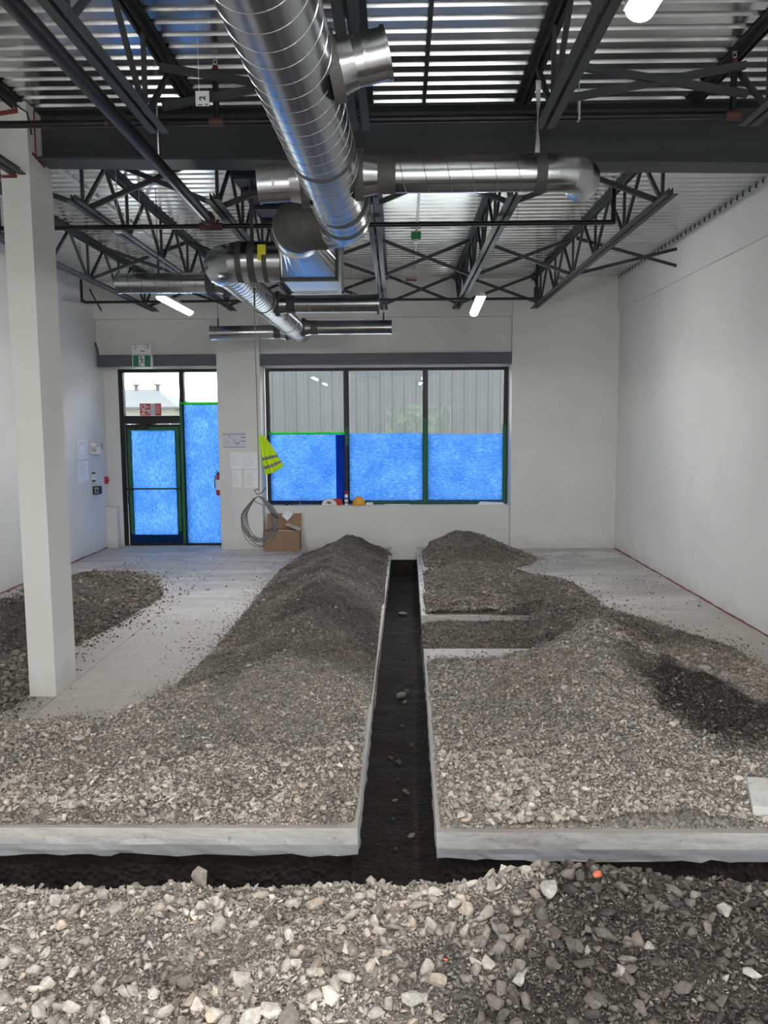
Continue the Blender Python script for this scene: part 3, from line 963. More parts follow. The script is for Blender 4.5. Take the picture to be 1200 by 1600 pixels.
# square plenum box with its round-to-square transition
BX0, BX1, BY0, BY1, BZ0, BZ1 = cx - 0.235, cx + 0.225, 6.86, 7.60, 3.28, 3.74
plen = thing('plenum_box', 'square sheet-metal plenum box with flared front joining two ducts', 'duct', (cx, BY0, BZ0))
mb = MB()
n = 40
vs, fs = [], []
for k in range(n):
    a = 2 * PI * k / n
    vs.append((cx + RT * math.cos(a), cy + 0.015, ez + RT * math.sin(a)))
for k in range(n):
    a = 2 * PI * k / n
    m_ = max(abs(math.cos(a)), abs(math.sin(a)))
    vs.append(((BX0 + BX1) / 2 + 0.225 * math.cos(a) / m_, BY0, (BZ0 + BZ1) / 2 + 0.225 * math.sin(a) / m_))
for k in range(n):
    fs.append((k, (k + 1) % n, n + (k + 1) % n, n + k))
mb.add(vs, fs)
mb.build('transition', 'galv_duct', plen)
MB().box(BX0 + .006, BX1 - .006, BY0 + 0.03, BY1, BZ0 + .006, BZ1 - .006).build('box_body', 'galv_duct', plen)
for y, nm in ((BY0 + 0.015, 'flange'), (BY1 - 0.02, 'flange')):
    mb = MB()
    e = 0.012
    mb.box(BX0 - e, BX1 + e, y - .015, y + .015, BZ0 - e, BZ0 + .012).box(BX0 - e, BX1 + e, y - .015, y + .015, BZ1 - .012, BZ1 + e)
    mb.box(BX0 - e, BX0 + .012, y - .015, y + .015, BZ0, BZ1).box(BX1 - .012, BX1 + e, y - .015, y + .015, BZ0, BZ1)
    mb.build(nm, 'steel_paint' if y < 7 else 'galv_duct', plen)
MB().box(BX0 - 0.014, BX0 - 0.0125, 6.90, 6.97, 3.50, 3.62).build('warning_sticker', 'yellow_sticker', plen)

# rear trunk
rear = thing('trunk_duct', 'second silver spiral trunk duct sloping back from the plenum toward the window', 'duct', (-1.55, 9, 3.49))
ZR = 3.49
RN = 0.168
RR = 0.148
neck_y = 7.20
MB().tube([(BX0 + 0.02, neck_y, ZR), (-1.32, neck_y, ZR)] + arc((-1.32, neck_y + 0.22), 0.22, -PI / 2, -PI, ZR, 5) + [(-1.54, neck_y + 0.25, ZR), (-1.54, neck_y + 0.34, ZR)],
          [RN] * 7 + [RN, RN, RR + 0.004], 48, False).build('elbow', 'galv_duct', rear, True, 12)
MB().box(-1.17, -1.10, neck_y - RN - 0.003, neck_y - RN - 0.0015, 3.47, 3.60).build('warning_sticker', 'yellow_sticker', rear)
for x, w in ((-1.12, 0.04), (-1.235, 0.06), (-1.345, 0.05)):
    ring((x, neck_y, ZR), (1, 0, 0), RN, w, 'mastic', rear, 'sealant_band', 0.005)
pa, pb = (-1.54, neck_y + 0.34, ZR), (-1.49, 12.80, ZR)
open_tube(pa, pb, RR, 48).build('duct_body', 'galv_duct', rear, True)
helix(pa, pb, RR, 0.128, 0.0035).build('spiral_seam', 'galv_duct', rear, True)
ring((-1.522, 9.35, ZR), (0, 1, 0), RR, 0.05, 'mastic', rear, 'sealant_band', 0.0045)
ring((-1.505, 11.3, ZR), (0, 1, 0), RR, 0.05, 'mastic', rear, 'sealant_band', 0.0045)

def branch(label, p0, p1, r, boot=0.12, seams=True, collar=True, elbow=False):
    t = thing('branch_duct', label, 'duct', p0)
    p0, p1 = Vector(p0), Vector(p1)
    d = (p1 - p0).normalized()
    q = p0 + d * boot
    MB().lathe([(r * 1.30, 0), (r * 1.12, boot * 0.55), (r * 1.02, boot)], p0, d, 36).build('takeoff', 'galv_duct', t, True)
    ring(p0 + d * 0.015, d, r * 1.28, 0.05, 'mastic', t, 'sealant_band', 0.012)
    open_tube(q, p1, r, 36).build('duct_body', 'galv_duct', t, True)
    if seams:
        helix(q, p1, r, 0.13, 0.003, 24).build('spiral_seam', 'galv_duct', t, True)
        ring(q + d * 0.05, d, r, 0.10, 'mastic', t, 'sealant_band', 0.004)
    if collar:
        ring(p1 - d * 0.008, d, r, 0.016, 'galv_duct', t, 'end_flange', 0.007)
    return t
yb_ = 4.80
bz = tz(yb_)
br = branch('silver branch duct running right below the steel beam, ending in an elbow', (tx(yb_) + 0.15, yb_, bz), (0.86, yb_, bz), 0.10)
MB().tube([(0.84, yb_, bz), (0.90, yb_, bz)] + arc((0.92, yb_ + 0.17), 0.17, -PI / 2, 0, bz, 4) + [(1.09, yb_ + 0.22, bz)], 0.103, 36, True).build('elbow', 'galv_duct', br, True, 12)
ring((0.82, yb_, bz), (1, 0, 0), 0.10, 0.07, 'mastic', br, 'sealant_band', 0.006)
mb = MB()
for k in range(8):
    a0, a1 = k * 0.4, (k + 1) * 0.4
    z0, z1 = bz + 0.10 + k * 0.05, bz + 0.10 + (k + 1) * 0.05
    mb.add([(0.80 - .014 * math.cos(a0), yb_ - .014 * math.sin(a0), z0), (0.80 + .014 * math.cos(a0), yb_ + .014 * math.sin(a0), z0),
            (0.80 + .014 * math.cos(a1), yb_ + .014 * math.sin(a1), z1), (0.80 - .014 * math.cos(a1), yb_ - .014 * math.sin(a1), z1)], [(0, 1, 2, 3)])
st_ = mb.build('hanger_strap', 'conduit_silver', br)
so = st_.modifiers.new('thickness', 'SOLIDIFY'); so.thickness = 0.002
bl = branch('short open duct stub pointing left from the big duct below the beam', (tx(4.9) - 0.15, 4.9, tz(4.9)), (-0.80, 4.88, tz(4.9) - 0.02), 0.105, 0.10, False)
ring((-0.70, 4.885, tz(4.9) - 0.012), (1, 0, 0.03), 0.105, 0.014, 'galv_duct', bl, 'bead_ring', 0.006)
bs = branch('short open duct stub pointing right from the big duct before the beam', (tx(3.48) + 0.15, 3.48, tz(3.48)), (-0.03, 3.48, tz(3.48) + 0.055), 0.098, 0.10, False)
ring((-0.125, 3.48, tz(3.48) + 0.038), (1, 0, 0.19), 0.10, 0.014, 'galv_duct', bs, 'bead_ring', 0.006)
b1 = branch('long thin branch duct pointing left from the rear trunk toward the left wall', (-1.66, 8.22, ZR), (-2.76, 8.20, ZR), 0.098)
b2 = branch('thin branch duct pointing right from the rear trunk, the nearer of two', (-1.40, 9.68, ZR), (-0.20, 9.68, ZR), 0.103)
b3 = branch('thin branch duct pointing right from the rear trunk, the farther of two', (-1.37, 12.08, ZR), (-0.07, 12.08, ZR), 0.10)
b4 = branch('thin branch duct pointing left above the pier from the end of the rear trunk', (-1.62, 12.40, ZR - 0.02), (-2.80, 12.40, ZR - 0.03), 0.10)
for t_, x, y, z0, z1 in ((b4, -2.68, 12.4, 3.555, 3.90), (b2, -0.215, 9.68, 3.36, 3.93), (b3, -0.19, 12.08, 3.58, 3.92), (b1, -2.35, 8.2, 3.585, 4.40)):
    MB().box(x - 0.012, x + 0.012, y - 0.002, y + 0.002, z0, z0 + 0.12).tube([(x, y, z0 + 0.12), (x, y, z1)], 0.004, 6).build('hanger', 'steel_paint', t_)

# ------------------------------------------------------------------ strip lights
def strip_light(x, y0, y1, z, label, dx=0.0):
    t = thing('strip_light', label, 'light', (x, y0, z), 'ceiling strip lights')
    L = y1 - y0
    mb = MB()
    prof = [(-0.035, 0.045), (-0.053, 0.02), (-0.053, 0.0), (0.053, 0.0), (0.053, 0.02), (0.035, 0.045)]
    vs = [(x + px, y0, z + pz) for px, pz in prof] + [(x + px + dx, y1, z + pz) for px, pz in prof]
    k = len(prof)
    mb.add(vs, [tuple(range(k)), tuple(range(k, 2 * k))] + [(i, (i + 1) % k, k + (i + 1) % k, k + i) for i in range(k)])
    mb.build('housing', 'white_plastic', t)
    prof = [(0.050 * math.cos(a), -0.042 * math.sin(a)) for a in [PI * i / 8 for i in range(9)]]
    vs = [(x + px, y0 + 0.01, z + pz - 0.001) for px, pz in prof] + [(x + px + dx, y1 - 0.01, z + pz - 0.001) for px, pz in prof]
    k = len(prof)
    mb = MB().add(vs, [tuple(range(k)), tuple(range(k, 2 * k))] + [(i, (i + 1) % k, k + (i + 1) % k, k + i) for i in range(k)])
    mb.build('diffuser', 'lamp_diffuser', t, True)
    for yy in (y0 + 0.15, y1 - 0.15):
        MB().tube([(x, yy, z + 0.045), (x, yy, 3.905)], 0.002, 5).build('suspension_wire', 'conduit_silver', t)
    return t
strip_light(-2.58, 9.05, 10.30, 3.49, 'glowing strip light hanging below the left branch duct near the door')
strip_light(0.945, 9.3, 10.7, 3.50, 'glowing strip light hanging below the fifth far joist near the window', 0.05)
strip_light(0.835, 1.60, 2.97, 3.50, 'glowing strip light at the top edge of the picture')
for x, y in ((-2.56, 1.6), (0.84, -2.0), (-2.56, -2.0)):  # rear pair is unseen, added to light surfaces facing the camera
    strip_light(x, y, y + 1.3, 3.50, f'strip light overhead, outside the picture, at {"left beside the sprinkler main" if y > 0 else ("rear right, added for light" if x > 0 else "rear left, added for light")}')

# ------------------------------------------------------------------ glazing
def frame_rect(mb, x0, x1, z0, z1, w, y0, y1):
    mb.box(x0, x0 + w, y0, y1, z0, z1).box(x1 - w, x1, y0, y1, z0, z1)
    mb.box(x0 + w, x1 - w, y0, y1, z0, z0 + w).box(x0 + w, x1 - w, y0, y1, z1 - w, z1)
    return mb

WX0, WX1, WZ0, WZ1 = -2.235, 1.875, 0.712, 3.045
win = thing('window_1', 'wide three-pane window with black frame', 'window', (WX0, YG, WZ0))
del win['category']; win['kind'] = 'structure'
MUL = [-0.86, 0.478]
frame_rect(MB(), WX0, WX1, WZ0, WZ1, 0.07, YG - 0.05, YG + 0.06).build('window_frame', 'black_frame', win)
for x in MUL:
    MB().box(x - 0.045, x + 0.045, YG - 0.05, YG + 0.06, WZ0 + 0.07, WZ1 - 0.07).build('mullion', 'black_frame', win)
xs = [WX0 + 0.07] + MUL + [WX1 - 0.07]
for i in range(3):
    a = xs[i] + (0.045 if i else 0)
    b_ = xs[i + 1] - (0.045 if i < 2 else 0)
    MB().box(a, b_, YG + 0.0, YG + 0.006, WZ0 + 0.07, WZ1 - 0.07).build('pane', 'pane_glass', win)
MB().box(WX0, WX1, YI, YG - 0.051, 0.706, 0.711).build('sill', 'drywall', win)

# door and sidelight frame
DX0, DX1, DZ1 = -4.735, -2.966, 3.03
dw = thing('window_2', 'black storefront frame with transom and tall sidelight round the door', 'window', (DX0, 13.9, 0))
del dw['category']; dw['kind'] = 'structure'
YD = 13.90
mb = MB()
mb.box(DX0, DX0 + 0.075, YD, YD + 0.11, 0, DZ1).box(DX1 - 0.03, DX1, YD, YD + 0.11, 0, DZ1).box(DX0 + 0.075, DX1 - 0.03, YD, YD + 0.11, DZ1 - 0.055, DZ1)
mb.box(-3.70, -3.625, YD, YD + 0.11, 0.0, DZ1 - 0.055).box(DX0 + 0.075, -3.70, YD, YD + 0.11, 2.11, 2.245).box(-3.625, DX1 - 0.03, YD, YD + 0.11, 0.0, 0.05)
mb.build('window_frame', 'black_frame', dw)
MB().box(DX0 + 0.075, -3.70, YD + 0.05, YD + 0.056, 2.245, DZ1 - 0.055).build('pane', 'pane_glass', dw)
MB().box(-3.625, DX1 - 0.03, YD + 0.05, YD + 0.056, 0.05, DZ1 - 0.055).build('pane', 'pane_glass', dw)
door = thing('door_1', 'black glazed door with a push bar', 'door', (DX0 + 0.08, YD + 0.02, 0.01))
del door['category']; door['kind'] = 'structure'
lx0, lx1 = DX0 + 0.085, -3.71
mb = MB()
mb.box(lx0, lx0 + 0.095, YD + .02, YD + .065, 0.012, 2.10).box(lx1 - 0.095, lx1, YD + .02, YD + .065, 0.012, 2.10)
mb.box(lx0 + .095, lx1 - .095, YD + .02, YD + .065, 2.00, 2.10).box(lx0 + .095, lx1 - .095, YD + .02, YD + .065, 0.012, 0.20)
mb.build('door_frame', 'black_frame', door)
MB().box(lx0 + .095, lx1 - .095, YD + .04, YD + .046, 0.20, 2.00).build('pane', 'pane_glass', door)
mb = MB().tube([(lx0 + 0.03, YD - 0.05, 1.0), (lx1 - 0.03, YD - 0.05, 1.0)], 0.014, 10)
mb.box(lx0 + 0.01, lx0 + 0.05, YD - 0.06, YD + 0.02, 0.975, 1.025).box(lx1 - 0.05, lx1 - 0.01, YD - 0.06, YD + 0.02, 0.975, 1.025)
mb.build('push_bar', 'black_plastic', door)
MB().box(lx0 + 0.05, lx0 + 0.40, YD - 0.05, YD + 0.02, 2.03, 2.09).bar((lx0 + 0.2, YD - 0.03, 2.10), (lx0 + 0.55, YD - 0.03, 2.11), 0.03, 0.015).build('door_closer', 'black_plastic', door)
MB().box(lx0 - 0.0, lx0 + 0.03, YD - 0.005, YD + 0.02, 0.75, 0.87).build('hinge', 'black_plastic', door)
structure(MB().box(DX0, DX1, YD - 0.06, 14.1, 0.0, 0.012).build('trim_4', 'conduit_silver'), 'metal door threshold')
# floor line of the outside
# blue film sheets and their tape
def film(x0, x1, z0, z1, y, label, waves=2.0, seed=0, sag=0.0, vertical=True):
    nx, nz = 30, 34
    vs, fs = [], []
    for i in range(nx + 1):
        for j in range(nz + 1):
            u, v = i / nx, j / nz
            x, z = x0 + (x1 - x0) * u, z0 + (z1 - z0) * v
            s = u if vertical else v
            w = float(vnoise(np.array(s * 9 + seed), np.array((v if vertical else u) * 1.2), seed + 5)) - 0.5
            w2 = float(vnoise(np.array(s * 22 + seed), np.array(v * 2.0 + u * 3), seed + 9)) - 0.5
            env = min(1, 6 * min(u, 1 - u)) * min(1, 8 * min(v, 1 - v) + 0.15)
            vs.append((x, y - (0.006 + 0.012 * waves * abs(w) + 0.006 * waves * abs(w2)) * env, z - sag * math.sin(PI * u) * v))
    for i in range(nx):
        for j in range(nz):
            a = i * (nz + 1) + j
            fs.append((a, a + nz + 1, a + nz + 2, a + 1))
    o = MB().add(vs, fs).build('window_film', 'blue_film_upright' if vertical else 'blue_film_flat', None, True, 80)
    return tag(o, label, 'film', 'blue films over the glazing')
YF = YG - 0.052
f0 = film(-2.175, -0.905, 0.745, 1.935, YF, 'blue film over the left pane of the wide window', 1.6, 3, 0.0, False)
MB().box(-1.045, -0.90, YF - 0.022, YF - 0.019, 0.75, 1.905).build('folded_strip', 'blue_film_flat', f0)['label'] = 'darker doubled strip of film'
film(-0.845, 0.44, 0.745, 1.925, YF, 'blue film over the middle pane of the wide window', 1.2, 8, 0.0, False)
film(0.515, 1.815, 0.745, 1.915, YF, 'blue film over the right pane of the wide window', 1.6, 15, 0.012, False)
film(lx0 + 0.05, lx1 - 0.03, 0.05, 2.03, YD + 0.018, 'blue film over the glass of the door', 0.5, 22)
film(-3.665, DX1 - 0.01, 0.05, 2.45, YD - 0.004, 'tall blue film over the sidelight right of the door', 1.5, 31)
def tape(boxes, label, mat='green_tape'):
    mb = MB()
    for bx in boxes:
        mb.box(*bx)
    return tag(mb.build('masking_tape', mat), label, 'tape')
yt = YF - 0.004
tape([(-2.19, -0.885, yt - 0.02, yt - 0.016, 1.915, 1.955)], 'bright green tape along the top of the left window film', 'green_tape_thin')
tape([(-0.885, -0.83, yt - 0.02, yt - 0.016, 1.72, 2.04)], 'short dark green tape on the mullion beside the left film')
tape([(0.445, 0.51, yt - 0.02, yt - 0.016, 0.74, 2.18)], 'long dark green tape up the mullion right of the middle film')
tape([(1.79, 1.855, yt - 0.02, yt - 0.016, 0.74, 2.06)], 'dark green tape up the right edge of the right film')
tape([(-0.52, 1.79, yt - 0.025, yt - 0.021, 0.735, 0.765)], 'dark green tape along the bottom of the middle and right films')
tape([(-3.70, DX1 - 0.02, YD - 0.03, YD - 0.026, 2.425, 2.475)], 'bright green tape along the top of the sidelight film', 'green_tape_thin')
tape([(-3.70, -3.655, YD - 0.03, YD - 0.026, 0.06, 2.43)], 'dark green tape down the left edge of the sidelight film')
tape([(lx0 + 0.035, lx0 + 0.085, YD - 0.0, YD + 0.004, 0.22, 2.06), (lx1 - 0.075, lx1 - 0.02, YD - 0.0, YD + 0.004, 0.25, 2.06), (lx0 + 0.086, lx1 - 0.076, YD - 0.0, YD + 0.004, 2.0, 2.055)],
     'dark green tape framing the blue film on the door')

# red notices stuck on the transom glass
nt_ = thing('window_notice', 'red and white notice stuck inside the transom above the door', 'sign', (-4.2, YD + 0.03, 2.25))
yn_ = YD + 0.040
MB().box(-4.395, -4.215, yn_, yn_ + 0.003, 2.25, 2.455).build('red_panel', 'sign_red', nt_)
MB().box(-4.213, -4.135, yn_, yn_ + 0.003, 2.25, 2.455).build('grey_panel', 'paper_tinted', nt_)
MB().box(-4.133, -4.03, yn_, yn_ + 0.003, 2.25, 2.455).build('red_panel', 'sign_red', nt_)
RV = ROT_FACE @ Matrix.Rotation(PI / 2, 4, 'Z')
text_obj('NG', 0.118, (-4.328, yn_ - 0.001, 2.352), RV, 'white_plastic', nt_, 'lettering', 0.004)
text_obj('UE T', 0.070, (-4.246, yn_ - 0.001, 2.345), RV, 'white_plastic', nt_, 'lettering', 0.003)
mb = MB()
for k in range(6):
    mb.box(-4.205 + k * 0.011, -4.201 + k * 0.011, yn_ - 0.001, yn_, 2.265, 2.44 - 0.02 * (k % 3))
mb.build('small_print', 'print_grey', nt_)
mb = MB()
for k in range(5):
    mb.box(-4.115 + k * 0.015, -4.110 + k * 0.015, yn_ - 0.001, yn_, 2.275 + 0.01 * (k % 2), 2.43)
mb.build('small_print', 'white_plastic', nt_)

# steel headers
for x0, x1, lab in ((-4.94, -2.967, 'dark grey steel header beam above the door'), (-2.253, 1.883, 'dark grey steel header beam above the wide window')):
    h = thing('steel_header', lab, 'beam', (x0, 13.55, 3.06))
    MB().box(x0, x1, 13.52, 13.619, 3.062, 3.24).build('web_plate', 'steel_header', h)
    MB().box(x0, x1, 13.505, 13.619, 3.048, 3.0615).build('flange', 'steel_header', h)
tag(MB().tube([(-4.91, 13.5, 3.24), (-4.93, 13.5, 3.36), (-4.95, 13.48, 3.44)], 0.018, 8).build('pipe_stub', 'steel_header', None, True), 'short dark pipe stub rising at the left end of the door header', 'pipe')

# exit sign with emergency heads
ex_ = thing('exit_sign', 'green running-figure exit sign with two emergency lamps above the door', 'sign', (-4.165, 13.45, 3.0))
bevel(MB().box(-4.335, -4.005, 13.44, 13.504, 3.015, 3.245).build('sign_housing', 'white_plastic', ex_), 0.008)
bevel(MB().box(-4.345, -4.02, 13.45, 13.504, 3.246, 3.405).build('battery_housing', 'white_plastic', ex_), 0.012)
MB().box(-4.318, -4.03, 13.436, 13.4395, 3.04, 3.225).build('sign_panel', 'sign_green', ex_)
MB().box(-4.222, -4.128, 13.433, 13.4355, 3.045, 3.215).build('door_symbol', 'white_plastic', ex_)
yy = 13.4315
def flat_bar(mb, p, q, w):
    return mb.bar((p[0], yy, p[1]), (q[0], yy, q[1]), 0.002, w)
mb = MB()
mb.lathe([(0.013, 0), (0.013, 0.002)], (-4.19, yy + .001, 3.195), (0, -1, 0), 12)
flat_bar(mb, (-4.185, 3.18), (-4.168, 3.125), 0.024)
flat_bar(mb, (-4.185, 3.172), (-4.215, 3.148), 0.010)
flat_bar(mb, (-4.175, 3.172), (-4.145, 3.165), 0.010)
flat_bar(mb, (-4.145, 3.165), (-4.133, 3.142), 0.010)
flat_bar(mb, (-4.172, 3.13), (-4.195, 3.095), 0.014)
flat_bar(mb, (-4.195, 3.095), (-4.198, 3.05), 0.012)
flat_bar(mb, (-4.165, 3.13), (-4.145, 3.10), 0.014)
flat_bar(mb, (-4.145, 3.10), (-4.112, 3.092), 0.012)
mb.build('running_figure', 'sign_green', ex_)
for x in (-4.29, -4.085):
    MB().lathe([(0.030, 0), (0.036, 0.02), (0.030, 0.035), (0.026, 0.036)], (x, 13.452, 3.36), (0, -1, 0), 18).build('lamp_head', 'print_grey', ex_, True)
    MB().lathe([(0.022, 0), (0.018, 0.004)], (x, 13.416, 3.36), (0, -1, 0), 18).build('lamp_lens', 'white_plastic', ex_, True)
MB().box(-4.19, -4.13, 13.448, 13.45, 3.285, 3.30).build('indicator', 'print_dark', ex_)

# ------------------------------------------------------------------ papers and wall devices
def sheet_front(x0, x1, z0, z1, y, label, lines, mat='paper', group='notices on the pier', dark='print_grey', extra=None):
    t = thing('paper_notice', label, 'paper', (x0, y, z0), group)
    MB().box(x0, x1, y - 0.003, y - 0.001, z0, z1).build('sheet', mat, t)
    mb = MB()
    w, h = x1 - x0, z1 - z0
    for k in range(lines):
        z = z1 - h * (0.10 + 0.8 * k / lines)
        a = x0 + w * (0.10 if k else 0.3)
        b_ = x1 - w * (0.10 + 0.45 * random.random() * (1 if k else 0) + (0 if k else .2))
        mb.box(a, b_, y - 0.0042, y - 0.0032, z - h * 0.012, z)
    if extra:
        extra(mb)
    mb.build('print_lines', dark, t)
    return t
def chart(mb):
    x0, x1, z0, z1, y = -2.895, -2.505, 1.71, 1.945, YP
    mb.box(x0, x1, y - .0045, y - .0032, z1 - 0.018, z1 - 0.010).box(x0, x1, y - .0045, y - .0032, z0 + 0.004, z0 + 0.010)
    for z in (1.87, 1.81):
        mb.box(x1 - 0.085, x1 - 0.002, y - .0045, y - .0032, z, z + 0.010)
    pts = [(-2.79, 1.91), (-2.76, 1.88), (-2.74, 1.86), (-2.71, 1.84), (-2.70, 1.80), (-2.68, 1.775), (-2.665, 1.75), (-2.65, 1.78), (-2.63, 1.80), (-2.61, 1.79), (-2.64, 1.765), (-2.66, 1.785)]
    for i in range(len(pts) - 1):
        mb.bar((pts[i][0], y - .0038, pts[i][1]), (pts[i + 1][0], y - .0038, pts[i + 1][1]), 0.0012, 0.006)
    for k in range(10):
        a, z = random.uniform(x0 + .03, x1 - .12), random.uniform(z0 + .03, z1 - .04)
        mb.bar((a, y - .0038, z), (a + random.uniform(-.03, .03), y - .0038, z + random.uniform(-.02, .02)), 0.0012, 0.004)
sheet_front(-2.895, -2.505, 1.70, 1.955, YP, 'wide plan sheet with dark borders at the top of the pier', 0, 'paper_tinted', dark='print_dark', extra=chart)
sheet_front(-2.775, -2.56, 1.355, 1.625, YP, 'upper left white notice below the plan on the pier', 8)
sheet_front(-2.545, -2.325, 1.355, 1.625, YP, 'upper right white notice below the plan on the pier', 9)
sheet_front(-2.75, -2.60, 1.05, 1.335, YP, 'narrow lower left notice with a dark edge on the pier', 10)
sheet_front(-2.545, -2.325, 1.04, 1.335, YP, 'lower right white notice on the pier', 11)
def sheet_left(y0, y1, z0, z1, label, dark):
    t = thing('paper_notice', label, 'paper', (XL, y0, z0), 'notices on the left wall')
    MB().box(XL + 0.002, XL + 0.006, y0, y1, z0, z1).build('sheet', 'paper', t)
    mb = MB()
    h, w = z1 - z0, y1 - y0
    if dark:
        for k in range(3):
            mb.box(XL + .0065, XL + .0075, y0 + w * .2, y1 - w * .15, z1 - h * (.15 + .05 * k) - .006, z1 - h * (.15 + .05 * k))
        mb.box(XL + .0065, XL + .0075, y0 + w * .15, y1 - w * .15, z0 + h * .12, z0 + h * .14)
        mb.box(XL + .0065, XL + .0075, y0 + w * .15, y0 + w * .17, z0 + h * .12, z0 + h * .7)
        mb.box(XL + .0065, XL + .0075, y1 - w * .17, y1 - w * .15, z0 + h * .12, z0 + h * .7)
    else:
        for k in range(9):
            mb.box(XL + .0065, XL + .0075, y0 + w * .15, y1 - w * (.15 + .3 * random.random()), z1 - h * (.1 + .09 * k) - .005, z1 - h * (.1 + .09 * k))
    mb.build('print_lines', 'print_grey', t)
    return t
sheet_left(12.60, 13.02, 1.57, 1.87, 'upper white form in a sleeve on the left wall', True)
sheet_left(12.58, 13.02, 1.21, 1.52, 'lower white form in a sleeve on the left wall', False)
th = thing('alarm_unit', 'white boxy device with a clear top on the left wall', 'device', (XL, 13.2, 1.62))
bevel(MB().box(XL, XL + 0.13, 13.16, 13.30, 1.625, 1.74).build('case', 'white_plastic', th), 0.01)
bevel(MB().box(XL, XL + 0.06, 13.16, 13.26, 1.745, 1.80).build('strobe_lens', 'paper', th), 0.008)
MB().box(XL + 0.02, XL + 0.10, 13.157, 13.159, 1.66, 1.72).build('mark', 'print_grey', th)
th = thing('key_switch', 'small dark-ended white bracket on the left wall', 'device', (XL, 13.2, 1.2))
MB().box(XL, XL + 0.03, 13.17, 13.23, 1.20, 1.30).build('plate', 'white_plastic', th)
MB().box(XL, XL + 0.035, 13.165, 13.235, 1.301, 1.325).box(XL, XL + 0.035, 13.165, 13.235, 1.175, 1.199).build('end_clip', 'black_plastic', th)
th = thing('control_box', 'black wall control box with a grey face on the left wall', 'device', (XL, 13.2, 0.96))
bevel(MB().box(XL, XL + 0.10, 13.17, 13.32, 0.965, 1.095).build('case', 'black_plastic', th), 0.006)
MB().box(XL + 0.035, XL + 0.095, 13.165, 13.169, 0.985, 1.08).build('face', 'print_grey', th)
MB().box(XL + 0.05, XL + 0.085, 13.163, 13.1648, 1.0, 1.06).build('buttons', 'print_dark', th)
th = thing('pull_station', 'small red fire alarm pull station in the corner by the door', 'device', (XL, 13.78, 1.12))
bevel(MB().box(XL, XL + 0.05, 13.72, 13.80, 1.10, 1.22).build('case', 'glossy_red', th), 0.006)
MB().box(XL + 0.051, XL + 0.062, 13.735, 13.785, 1.145, 1.165).build('handle', 'black_plastic', th)
tag(bevel(MB().box(XL, XL + 0.012, 13.62, 13.70, 1.68, 1.80).build('wall_plate', 'print_grey'), 0.003), 'small blank grey wall plate left of the door frame', 'device')

# fire extinguisher on the left face of the pier
fe = thing('fire_extinguisher', 'red fire extinguisher half hidden beside the pier left edge', 'extinguisher', (-3.01, 13.62, 1.0))
c_ = (-3.012, 13.62, 0.90)
MB().lathe([(0.02, 0), (0.04, 0.005), (0.045, 0.02), (0.045, 0.27), (0.038, 0.31), (0.022, 0.34), (0.018, 0.36)], c_, (0, 0, 1), 20).build('cylinder', 'glossy_red', fe, True)
MB().lathe([(0.0465, 0.10), (0.0465, 0.27)], c_, (0, 0, 1), 20).build('label_band', 'paper', fe, True)
MB().box(-3.025, -2.985, 13.58, 13.66, 1.255, 1.29).bar((-3.01, 13.62, 1.30), (-3.06, 13.60, 1.345), 0.02, 0.012).bar((-3.01, 13.62, 1.285), (-3.07, 13.60, 1.28), 0.02, 0.012).build('valve_handle', 'black_plastic', fe)
MB().tube([(-3.0, 13.58, 1.27), (-3.05, 13.57, 1.24), (-3.065, 13.57, 1.15), (-3.065, 13.58, 1.02)], 0.009, 8).build('hose', 'black_plastic', fe, True)

# ------------------------------------------------------------------ hi-vis vest hanging at the pier edge
def vest():
    t = thing('safety_vest', 'bright yellow-green safety vest with grey bands hanging at the pier edge', 'vest', (-2.2, 13.46, 1.85))
    top = (-2.20, 13.47, 1.93)
    nu, nv = 34, 26
    def P(u, v):
        # u across (0..1), v down (0..1)
        w = 0.15 + 0.17 * v ** 0.8
        x = -2.285 + 0.05 * v + w * u + 0.04 * v * v
        z = 1.915 - 0.66 * v + 0.15 * (u ** 1.6) * v - 0.10 * (u ** 3) * (1 - v)
        fold = 0.020 * math.sin(u * 15 + v * 3) * v + 0.012 * math.sin(u * 31 - v * 4) * v
        y = 13.455 - 0.030 * math.sin(PI * u) - fold * 0.8
        return (x, y, z)
    def patch(v0, v1, name, mat, off=0.0, n=nv):
        vs, fs = [], []
        for j in range(n + 1):
            for i in range(nu + 1):
                p = P(i / nu, v0 + (v1 - v0) * j / n)
                vs.append((p[0], p[1] - off, p[2]))
        for j in range(n):
            for i in range(nu):
                a = j * (nu + 1) + i
                fs.append((a, a + 1, a + nu + 2, a + nu + 1))
        o = MB().add(vs, fs).build(name, mat, t, True, 80)
        so = o.modifiers.new('thickness', 'SOLIDIFY'); so.thickness = 0.004; so.offset = 0
        return o
    patch(0, 1, 'cloth', 'hi_vis')
    patch(0.56, 0.635, 'reflective_band', 'silver_tape', 0.006, 3)
    patch(0.78, 0.855, 'reflective_band', 'silver_tape', 0.006, 3)
    MB().tube([(-2.24, 13.49, 1.93), (-2.24, 13.44, 1.925), (-2.24, 13.44, 1.945)], 0.005, 6).build('hook', 'conduit_silver', t)
vest()

